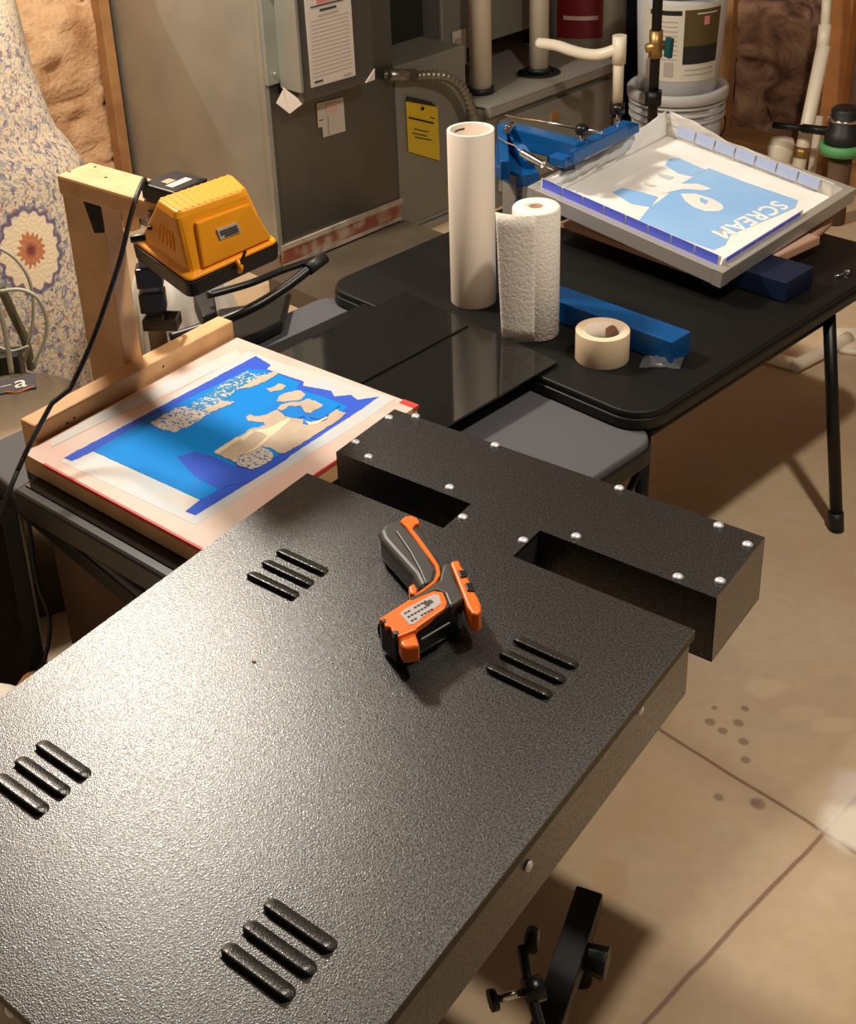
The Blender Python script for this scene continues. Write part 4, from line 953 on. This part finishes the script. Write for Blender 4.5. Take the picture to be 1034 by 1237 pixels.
# ------------------------------------------------------------------ steel drum with sticker, left
dc = at(8, 487, .40); R_ = .185
t = thing('steel_drum', 'round brushed steel drum with a domed lid at the left edge', 'drum', (dc.x, dc.y, 0))
prof = [(0, .0), (R_, .0), (R_, .33)]+[(R_-.075*(1-math.cos(a)), .325+.072*math.sin(a)) for a in [k*math.pi/24 for k in range(1, 12)]]+[(R_-.085, .398), (0, .400)]
o = MB(); o.lathe(prof, n=64); o.build('drum_body', 'drum', t)
o = MB(); o.lathe([(R_-.001, .322), (R_+.004, .324), (R_+.004, .334), (R_-.001, .336)], n=64, close=True); o.build('lid_seam', 'drum', t)
DL = lambda px, py, z=.4008: at(px, py, z)-Vector((dc.x, dc.y, 0))
o = MB(); o.prism([DL(-12, 478), DL(44, 468), DL(43, 452), DL(-12, 462)], (0, 0, .0006)); stk = o.build('sticker', 'ink', t, label='dark sticker with a white letter a and an orange curve')
dx = (DL(44, 468)-DL(-12, 478)).normalized(); dy = Vector((-dx.y, dx.x, 0))
text_part('letter', 'a', .066, 'sheet', stk, DL(17, 469, .4016), dx, dy, .0003).data.materials[0] = M['white_plastic']
o = MB(); o.tube(smoothpath([DL(5, 473, .4018), DL(20, 473.5, .4018), DL(36, 468.5, .4018), DL(40, 466, .4018)], 5), .0011, 6); o.build('orange_curve', 'orange', stk)
o = MB(); o.tube([DL(-5, 469, .4018), DL(14, 464.5, .4018)], .0013, 6); o.build('white_line', 'tape_pink', stk)
# cables behind it
pths = [([(0, 300), (18, 312), (34, 335), (40, 365), (38, 400), (28, 440)], .004, 'cable', 2.55), ([(0, 352), (25, 350), (45, 360), (56, 385), (54, 410), (40, 440)], .0045, 'cable', 2.5), ([(0, 345), (16, 380), (30, 410), (38, 445)], .011, 'cable_dark', 2.6), ([(-5, 360), (6, 400), (14, 450)], .006, 'cable', 2.45), ([(0, 420), (15, 424), (34, 418)], .003, 'cable', 2.5)]
labs = ['thin grey cable in the uppermost arch before the rug', 'pale grey cable looping widest to the right before the rug', 'thick olive green cable leaning behind the drum', 'pale cable rising at the far left edge behind the drum', 'short thin pale cable just above the drum lid']
for (pts, r, m_, Y), lab in zip(pths, labs):
    o = MB(); o.tube(smoothpath([atd(a, b, Y) for a, b in pts], 6), r, 8); tag(o.build('cable', m_), lab, 'cable', 'cables between the drum and the rug')
A = atd(8, 425, 2.50); o = MB(); o.box((A.x-.02, A.y, A.z/2), (.10, .05, A.z)); tag(o.build('black_post', 'rubber', bevel=.004), 'dark upright block behind the drum and cables', 'block')

# ------------------------------------------------------------------ rug roll leaning
rt, rb = [(10, -30), (40, 90), (62, 152), (82, 178), (98, 202), (104, 250), (113, 330), (122, 400), (130, 480)], None
Zs = [atd(a, b, 3.0+.35*(1-(b+30)/510)-.25).z for a, b in rt]
Ys = [3.0+.35*(1-(b+30)/510)-.25 for a, b in rt]
Xs = [atd(a, b, Y).x for (a, b), Y in zip(rt, Ys)]
def rugf(i, j):
    # j: 0 bottom..1 top ; i: 0 right silhouette..1 back left
    z = .02+j*(1.35); k = sorted(range(len(Zs)), key=lambda t_: Zs[t_])
    zs = [Zs[t_] for t_ in k]; xe = np.interp(z, zs, [Xs[t_] for t_ in k]); Y = np.interp(z, zs, [Ys[t_] for t_ in k])
    if z > zs[-1]: xe = Xs[k[-1]]-(z-zs[-1])*.35; Y = Ys[k[-1]]+(z-zs[-1])*.2
    a = math.radians(20-175*i); R = .30
    n_ = .012*noise.noise(Vector((i*5, z*4, 1)))
    return (xe-R+(R+n_)*math.cos(a), Y+(R*.55+n_)*math.sin(a), z)
best = min(((a_/60, b_/60) for a_ in range(61) for b_ in range(61) if a_ < 35), key=lambda q_: (proj(rugf(*q_))[0]-38)**2+(proj(rugf(*q_))[1]-305)**2)
RUGC = (best[0]*.96, best[1]*1.35); 0
M['rug'] = rug_mat()
o = MB(); o.grid(rugf, 50, 60, uv=lambda i, j: (i*.96, j*1.35)); rg = o.build('rug', 'rug', solid=.012, recalc=False); tag(rg, 'large cream floral rug with blue specks and an orange flower, leaning at the left', 'rug')

# ------------------------------------------------------------------ folded black frame chair, stand and white bag behind the lamp
def a3(px, py, Y): return atd(px, py, Y)
CH = thing('folding_chair', 'black folding chair with curved shiny tube arms behind the lamp', 'chair', at(290, 400, .30))
CHo = CH.location.copy(); cl_ = lambda p: Vector(p)-CHo
o = MB(); o.tube([cl_(k) for k in smoothpath([at(205, 408, .52), at(250, 394, .53), at(300, 374, .55), at(345, 347, .57), at(388, 313, .60)], 6)], .0105, 12, radii=None); o.build('arm_tube', 'black_plastic', CH)
o = MB(); o.tube([cl_(k) for k in smoothpath([at(250, 357, .60), at(300, 343, .60), at(340, 327, .60), at(388, 311, .60)], 6)], .0075, 12); o.build('arm_tube', 'black_plastic', CH)
o = MB(); A = at(384, 316, .60); o.cyl(cl_(at(372, 326, .59)), cl_(at(392, 311, .60)), .013, n=14); o.build('end_cap', 'rubber', CH)
o = MB(); o.prism([cl_(at(a, b, .50)) for a, b in ((262, 372), (330, 362), (352, 350), (342, 388), (318, 400), (290, 412), (258, 416))], (0, 0, -.024)); o.build('seat', 'black_plastic', CH, bevel=.008)
o = MB(); o.prism([cl_(at(a, b, .575)) for a, b in ((232, 350), (258, 352), (262, 375), (245, 382))], (0, 0, -.05)); o.build('hinge_block', 'rubber', CH, bevel=.004)
for a, b in ((270, 385), (330, 372)):
    A = at(a, b, .47); o = MB(); o.cyl(cl_(A), cl_((A.x, A.y+.05, 0)), .011, n=12); o.build('leg', 'black_plastic', CH)
# upright stand with clip
A, B_ = at(190, 330, .70), at(196, 430, .50)
PS = Vector((A.x*.5+B_.x*.5, A.y*.5+B_.y*.5, 0))
pt = SF.W(-.16, .43, 0)
PSX = at(190, 400, .60)
t = thing('tripod_stand', 'upright grey and black metal stand with a clip just behind the pine post', 'stand', (PSX.x, PSX.y, 0))
zz = lambda y_: next(z_/200 for z_ in range(0, 260) if at(190, y_, z_/200).y <= PSX.y)
o = MB(); o.b2((-.016, -.012, .0), (.016, .012, zz(310))); o.build('upright', 'galv_dark', t, bevel=.002)
for y_a, y_b in ((345, 320), (375, 350)):
    o = MB(); o.b2((-.024, -.018, zz(y_a)), (.024, .016, zz(y_b))); o.build('sleeve', 'black_plastic', t, bevel=.003)
o = MB(); z_ = zz(392); R = [[(x, y, z) for x, y in ((-.02, -.025), (.04, -.035), (.046, .0), (-.01, .015))] for z in (z_, z_+.022)]
o.loft(R, cap=False); o.build('clip', 'black_plastic', t, solid=.005)
# white bag
wb = at(228, 385, .45)+Vector((-.02, .06, 0)); 
def bagf(i, j):
    a = i*2*math.pi; r = .115*(1+.22*noise.noise(Vector((math.cos(a)*1.5, math.sin(a)*1.5, j*3)))+.22*noise.noise(Vector((math.cos(a)*4.5, math.sin(a)*4.5, j*2.5+3)))+.06*math.sin(a*9+j*7))*math.sin(math.pi*min(1, .12+j*.86))**.5
    return (wb.x+r*math.cos(a)*1.0, wb.y+r*math.sin(a)+.02*j, .0+j*.62+.01*noise.noise(Vector((a, j*9, 4))))
o = MB(); o.grid(bagf, 90, 50); tag(o.build('white_bag', 'white_cloth'), 'crumpled white cloth bag behind the stand and under the lamp', 'bag')

# ------------------------------------------------------------------ under-table things at the left
cb = GF.W(-.42, -.62, 0)
o = MB(); o.box((0, 0, .19), (.42, .34, .38)); bx_ = o.build('cardboard_box', 'cardboard', bevel=.003); bx_.location = cb; bx_.rotation_euler = (0, 0, GF.a); tag(bx_, 'brown cardboard box in the shade under the card table', 'box')
dk = at(14, 700, .20)
o = MB(); o.box((0, 0, .18), (.26, .24, .36)); db = o.build('dark_crate', 'dark_brown', bevel=.004); db.location = (dk.x-.15, dk.y-.04, 0); db.rotation_euler = (0, 0, SF.a); tag(db, 'dark brown crate in shadow at the left edge beside the card table leg', 'crate')
wp = at(12, 838, .36)
o = MB(); o.lathe([(0, 0), (.075, 0), (.085, .30), (.08, .33), (.05, .36), (0, .365)], (wp.x-.045, wp.y-.02, 0), 32); tag(o.build('white_bin', 'white_plastic'), 'rounded white plastic bin peeking out beside the black heater', 'bin')
bp_ = at(40, 822, .26)
o = MB(); o.lathe([(0, 0), (.04, 0), (.055, .10), (.05, .22), (.02, .262), (0, .265)], (bp_.x, bp_.y, 0), 24); tag(o.build('brown_vase', 'brown_lump'), 'small brown rounded jar between the white bin and the black heater', 'jar')
A, B_ = at(8, 600, .43), at(50, 822, .05)
o = MB(); o.bar((A.x, A.y, A.z), (B_.x, B_.y, .02), .03, .03); tag(o.build('black_prop', 'black_metal', bevel=.002), 'black square bar leaning below the card table at the left', 'bar')

# ------------------------------------------------------------------ flash dryer
DF = Frame(371, 571.5, .65, -42.3)
FDY = DF.thing('flash_dryer', 'black textured flash dryer heater with louvred lid and bolted rear channel', 'flash dryer')
LWd, LLd = .578, .775
ZL = .65
o = MB()
lid = [(0, 0), (0, -LLd), (LWd, -LLd), (LWd, 0), (.338, 0), (.338, .066), (.232, .066), (.232, 0)]
o.b2((0, -LLd, ZL-.002), (LWd, 0, ZL)); 
top = o.build('lid_top', 'powder', FDY)
o = MB(); o.b2((.2325, .0, ZL-.002), (.3375, .066, ZL)); o.build('neck_plate', 'powder', FDY)
# lid skirts
o = MB(); e = .002
o.b2((0, -LLd, ZL-.013), (LWd, -LLd+e, ZL-.002)); o.b2((0, -e, ZL-.013), (LWd, 0, ZL-.002)); o.b2((0, -LLd+e, ZL-.013), (e, -e, ZL-.002)); o.b2((LWd-e, -LLd+e, ZL-.013), (LWd, -e, ZL-.002)); o.build('lid_lip', 'black_metal', FDY)
o = MB(); g = .004; R = [[(g+a, -g-b_, z) for a, b_ in ((0, 0), (LWd-2*g, 0), (LWd-2*g, LLd-2*g), (0, LLd-2*g))] for z in (ZL-.094, ZL-.0022)]
o.loft(R); o.build('body', 'powder', FDY)
o = MB(); o.b2((.02, -LLd+.02, ZL-.11), (LWd-.02, -.02, ZL-.0945)); o.build('heater_panel', 'dark_inside', FDY)
# rear channel
o = MB(); bw0, bw1, bv0, bv1, bz = .0, .575, .066, .210, ZL-.097
o.b2((bw0, bv0, ZL-.002), (bw1, bv1, ZL)); o.build('channel_top', 'powder', FDY)
o = MB(); o.b2((bw0, bv0, bz), (bw1, bv0+.002, ZL-.002)); o.b2((bw0, bv1-.002, bz), (bw1, bv1, ZL-.002)); o.b2((bw0, bv0, bz), (bw0+.002, bv1, ZL-.002)); o.b2((bw1-.002, bv0, bz), (bw1, bv1, ZL-.002)); o.b2((bw0, bv0, bz), (bw1, bv1, bz+.002)); o.build('channel_body', 'powder', FDY)
o = MB(); o.b2((.234, .001, bz+.01), (.336, bv0-.001, ZL-.003)); o.build('neck_block', 'dark_inside', FDY)
def screw(p, n=(0, 0, 1), r=.0066):
    n = Vector(n); p = Vector(p); o = MB()
    o.tube([p, p+n*.001, p+n*.0026, p+n*.0036], r, 14, radii=[r, r, r*.75, r*.3]); o.build('screw', 'screw', FDY)
for px, py in ((465, 503), (502, 503), (426, 533), (445, 552), (543, 589), (559, 625), (598, 538), (748, 590), (696, 648), (632, 653), (868, 635), (903, 658), (819, 697), (870, 702)):
    p = DF.p(px, py, ZL); p.x = min(max(p.x, .008), .567); screw((p.x, p.y, ZL))
for px, py in ((776, 859), (641, 1048)):
    o_ = Vector((0, 0, CAMZ)); r_ = ray(px, py); pl_ = DF.W(LWd, 0, 0); k = (pl_-o_).dot(DF.u)/r_.dot(DF.u); p = DF.L(o_+r_*k); screw((LWd-.003, p.y, min(p.z, ZL-.016)), (1, 0, 0), .0062)
screw((.30, -LLd+.003, ZL-.022), (0, -1, 0), .006)
# louvers
def louver_mesh():
    o = MB(); L, Wd, Hh = .082, .0165, .0062; n = 20
    rings = []
    for i in range(n+1):
        t_ = i/n; x = -L/2+L*t_; e_ = min(1, math.sin(math.pi*min(.5, min(t_, 1-t_)*6))) if 0 < t_ < 1 else 0
        e_ = max(e_, .02)
        ring_ = []
        for k in range(7):
            s_ = k/6; y = -Wd/2+Wd*s_; h = Hh*e_*math.cos(s_*math.pi/2)**.8
            ring_.append((x, y*(.4+.6*e_), h+.0001))
        rings.append(ring_)
    V_ = [[o.bm.verts.new(Vector(p)) for p in r] for r in rings]
    for a, b in zip(V_, V_[1:]):
        for k in range(6): o._f([a[k], b[k], b[k+1], a[k+1]], True)
    o.mi = 1
    for a, b, ra, rb_ in zip(V_, V_[1:], rings, rings[1:]):
        c1_ = o.bm.verts.new(Vector((ra[0][0], ra[0][1]+.0003, 0))); c2_ = o.bm.verts.new(Vector((rb_[0][0], rb_[0][1]+.0003, 0))); o._f([c1_, c2_, b[0], a[0]])
    # dark slot floor in front of the hood
    o.box((0, -Wd/2-.0012, .0003), (L*.86, .0030, .0005))
    return o.build('louver', ['powder', 'dark_inside'], FDY, recalc=False)
lv = louver_mesh(); first = True
for x, y in ((.124, -.188), (.459, -.158), (.131, -.592), (.461, -.594)):
    for k in (-1, 0, 1):
        ob = lv if first else lv.copy()
        if not first: COL.objects.link(ob); ob.parent = FDY
        first = False
        ob.location = (x, y+k*.0285, ZL)
o = MB(); A = DF.p(307, 799, ZL); o.lathe([(0, 0), (.003, .0003), (.002, .002), (0, .0024)], A, 8); ob = o.build('paint_chip', 'tape_pink', FDY)

# ------------------------------------------------------------------ dryer stand
DS = thing('dryer_stand', 'black square tube floor stand with levelling knobs under the flash dryer', 'stand', DF.W(.35, -.45, 0), 0)
DSo = DS.location.copy(); dl = lambda p: Vector(p)-DSo
A, B_ = at(712, 1085, .13), at(655, 1262, .13)
d_ = (B_-A).normalized()
o = MB(); o.bar(dl(A), dl(A+d_*.75), .036, .036); o.build('base_tube', 'black_metal', DS, bevel=.002)
sd = Vector((-d_.y, d_.x, 0)); sd = sd if sd.x > 0 else -sd
K = at(722, 1152, .115)
o = MB(); o.tube([dl(A+d_*.085+sd*.018-Vector((0, 0, .005))), dl(A+d_*.085+sd*.046-Vector((0, 0, .005)))], .02, 9, radii=[.018, .023]); kn = o.build('levelling_knob', 'black_plastic', DS, bevel=.002)
o = MB(); o.cyl(dl(A+d_*.03-Vector((0, 0, .018))), dl(Vector((A.x+d_.x*.03, A.y+d_.y*.03, 0))), .014, n=14); o.build('foot', 'rubber', DS)
A2 = A+d_*.62; o = MB(); o.cyl(dl(A2-Vector((0, 0, .018))), dl(Vector((A2.x, A2.y, 0))), .014, n=14); o.build('foot', 'rubber', DS)
pu = DF.W(.50, -.60, 0)
o = MB(); o.bar(dl((pu.x, pu.y, .11)), dl((pu.x, pu.y, ZL-.11)), .05, .05, DF.u); o.build('upright_tube', 'black_metal', DS, bevel=.002)
o = MB(); o.bar(dl((pu.x, pu.y, .13)), dl(A+d_*.40), .04, .034); o.build('cross_tube', 'black_metal', DS, bevel=.002)
# strap with knobs
s1, s2, s3 = at(631, 1142, .42), at(640, 1195, .40), at(655, 1250, .38)
o = MB(); o.tube([dl(k) for k in smoothpath([s1, s2, s3, at(668, 1300, .36)], 5)], .006, 8); stp = o.build('adjusting_strap', 'black_metal', DS)
kk = at(642, 1134, .42); o = MB(); o.tube([dl(kk+Vector((-.004, -.012, 0))), dl(kk+Vector((.004, .010, 0)))], .008, 8, radii=[.0085, .0075]); o.build('strap_knob', 'brown_lump', stp).data.materials[0] = M['black_plastic']
b1_, b2_ = at(600, 1207, .40), at(634, 1198, .40)
o = MB(); o.cyl(dl(b1_), dl(b2_), .004, n=10); bo = o.build('clamp_bolt', 'chrome', DS)
o = MB(); o.cyl(dl(b1_+(b1_-b2_).normalized()*.008), dl(b1_), .011, n=12); o.build('bolt_knob', 'black_plastic', bo)
o = MB(); o.cyl(dl(b2_), dl(b2_+(b2_-b1_).normalized()*.02), .013, n=8); o.build('bolt_nut', 'black_plastic', bo)

# ------------------------------------------------------------------ infrared thermometer
GN = DF.thing('infrared_thermometer', 'orange and black pistol-shaped infrared thermometer lying on the black dryer lid', 'thermometer')
ZG = ZL
def gp_(pts, z): return [DF.p(a, b, z) for a, b in pts]
def slab(pts, ztop, zbot, mat, name, par=GN, bev=.004, seg=3):
    P_ = gp_(pts, ztop); o = MB(); o.prism([Vector((p.x, p.y, zbot)) for p in P_], (0, 0, ztop-zbot)); return o.build(name, mat, par, bevel=bev, seg=seg, flat_angle=50)
def Zg(pts): return [(440+a/6.19, 610+b/6.19) for a, b in pts]
# handle
hp = Zg([(100, 190), (130, 140), (190, 112), (270, 95), (350, 85), (405, 130), (450, 200), (520, 310), (575, 430), (580, 520), (540, 580), (450, 630), (400, 600), (360, 520), (270, 420), (180, 320), (120, 250)])
slab(hp, ZG+.040, ZG+.004, 'grip', 'handle', bev=.009, seg=4)
slab(Zg([(230, 190), (290, 165), (380, 250), (470, 370), (525, 480), (500, 570), (455, 590), (420, 500), (340, 350)]), ZG+.0425, ZG+.03, 'grip', 'grip_pad', bev=.002)
slab(Zg([(265, 120), (300, 85), (350, 75), (395, 95), (415, 135), (375, 145), (360, 175), (420, 250), (500, 360), (560, 450), (570, 520), (530, 580), (450, 640), (380, 680), (375, 665), (450, 615), (520, 560), (540, 500), (525, 450), (450, 350), (370, 240), (310, 160)]), ZG+.0432, ZG+.030, 'orange', 'orange_stripe', bev=.001, seg=1)
slab(Zg([(262, 125), (300, 80), (350, 72), (400, 98), (415, 140), (340, 150), (300, 150)]), ZG+.0425, ZG+.012, 'orange', 'butt_cap', bev=.004)
slab(Zg([(330, 610), (350, 588), (385, 585), (420, 620), (400, 650), (365, 670), (340, 655)]), ZG+.030, ZG+.012, 'orange', 'trigger', bev=.004)
# barrel
br = Zg([(100, 855), (170, 800), (330, 700), (420, 650), (540, 560), (640, 470), (680, 600), (740, 700), (700, 740), (600, 790), (400, 910), (250, 995)])
slab(br, ZG+.047, ZG+.003, 'black_plastic', 'barrel', bev=.006, seg=3)
sl = slab(Zg([(108, 850), (335, 705), (520, 640), (590, 650), (620, 730), (600, 770), (400, 910), (385, 930), (250, 985), (235, 940), (205, 945), (200, 915), (160, 905), (140, 870)]), ZG+.0485, ZG+.040, 'orange', 'top_shell', bev=.0015, seg=2)
lab = slab(Zg([(268, 815), (300, 780), (520, 665), (560, 675), (575, 735), (370, 890), (340, 895)]), ZG+.0490, ZG+.048, 'grey_label', 'warning_label', bev=.0)
o = MB()
for k in range(3):
    a, b = gp_(Zg([(300+25*k, 812+28*k), (470+25*k, 712+30*k)]), ZG+.0494); 
    for m_ in range(7):
        if random.random() < .85: o.bar(a+(b-a)*(m_/7), a+(b-a)*((m_+.7)/7), .0022, .0004)
a, b = gp_(Zg([(455, 745), (505, 715)]), ZG+.0494); o.bar(a, b, .006, .0005); o.build('label_print', 'ink', lab)
# neck shoulder
slab(Zg([(330, 690), (450, 640), (560, 560), (590, 440), (640, 430), (680, 560), (740, 690), (690, 730), (640, 760), (600, 660), (540, 630), (350, 715)]), ZG+.0495, ZG+.035, 'grip', 'shoulder', bev=.003)
# front bezel: orange ring sector and lens
slab(Zg([(245, 985), (375, 925), (400, 1000), (415, 1050), (300, 1070), (270, 1040)]), ZG+.044, ZG+.020, 'orange', 'front_bezel', bev=.004)
A, B_ = gp_(Zg([(150, 930), (270, 1010)]), ZG+.026)
cn = (A+B_)/2; ax = (gp_(Zg([(400, 780)]), ZG+.026)[0]-gp_(Zg([(150, 930)]), ZG+.026)[0]).normalized()
o = MB(); o.cyl(cn-ax*.006+Vector((0, 0, -.002)), cn+ax*.02+Vector((0, 0, -.002)), .0205, n=28); o.build('nose_ring', 'black_plastic', GN, bevel=.0015)
o = MB(); o.cyl(cn-ax*.0065, cn-ax*.0055, .010, n=20); o.build('lens', 'orange', GN).data.materials[0] = M['core']
# charcoal bar, its paler colour standing in for a highlight on the barrel
a, b = gp_(Zg([(420, 1010), (640, 880)]), ZG+.030); o = MB(); o.bar(a, b, .003, .003); o.build('highlight_bar', 'grip', GN, bevel=.001)
# rear bezel
slab(Zg([(640, 430), (660, 415), (710, 410), (720, 450), (760, 500), (800, 600), (850, 690), (870, 735), (875, 790), (850, 815), (810, 815), (770, 760), (700, 580)]), ZG+.049, ZG+.022, 'orange', 'rear_bezel', bev=.004)
for pts in (((700, 480), (760, 490), (770, 530), (720, 540)), ((750, 580), (810, 580), (825, 640), (770, 640))):
    slab(Zg(pts), ZG+.051, ZG+.04, 'black_plastic', 'button', bev=.001)
slab(Zg([(130, 840), (160, 850), (165, 875), (140, 875)]), ZG+.0495, ZG+.04, 'grip', 'clip_tab', bev=.001)
slab(Zg([(205, 940), (255, 935), (262, 960), (225, 970)]), ZG+.0495, ZG+.04, 'grip', 'clip_tab', bev=.001)
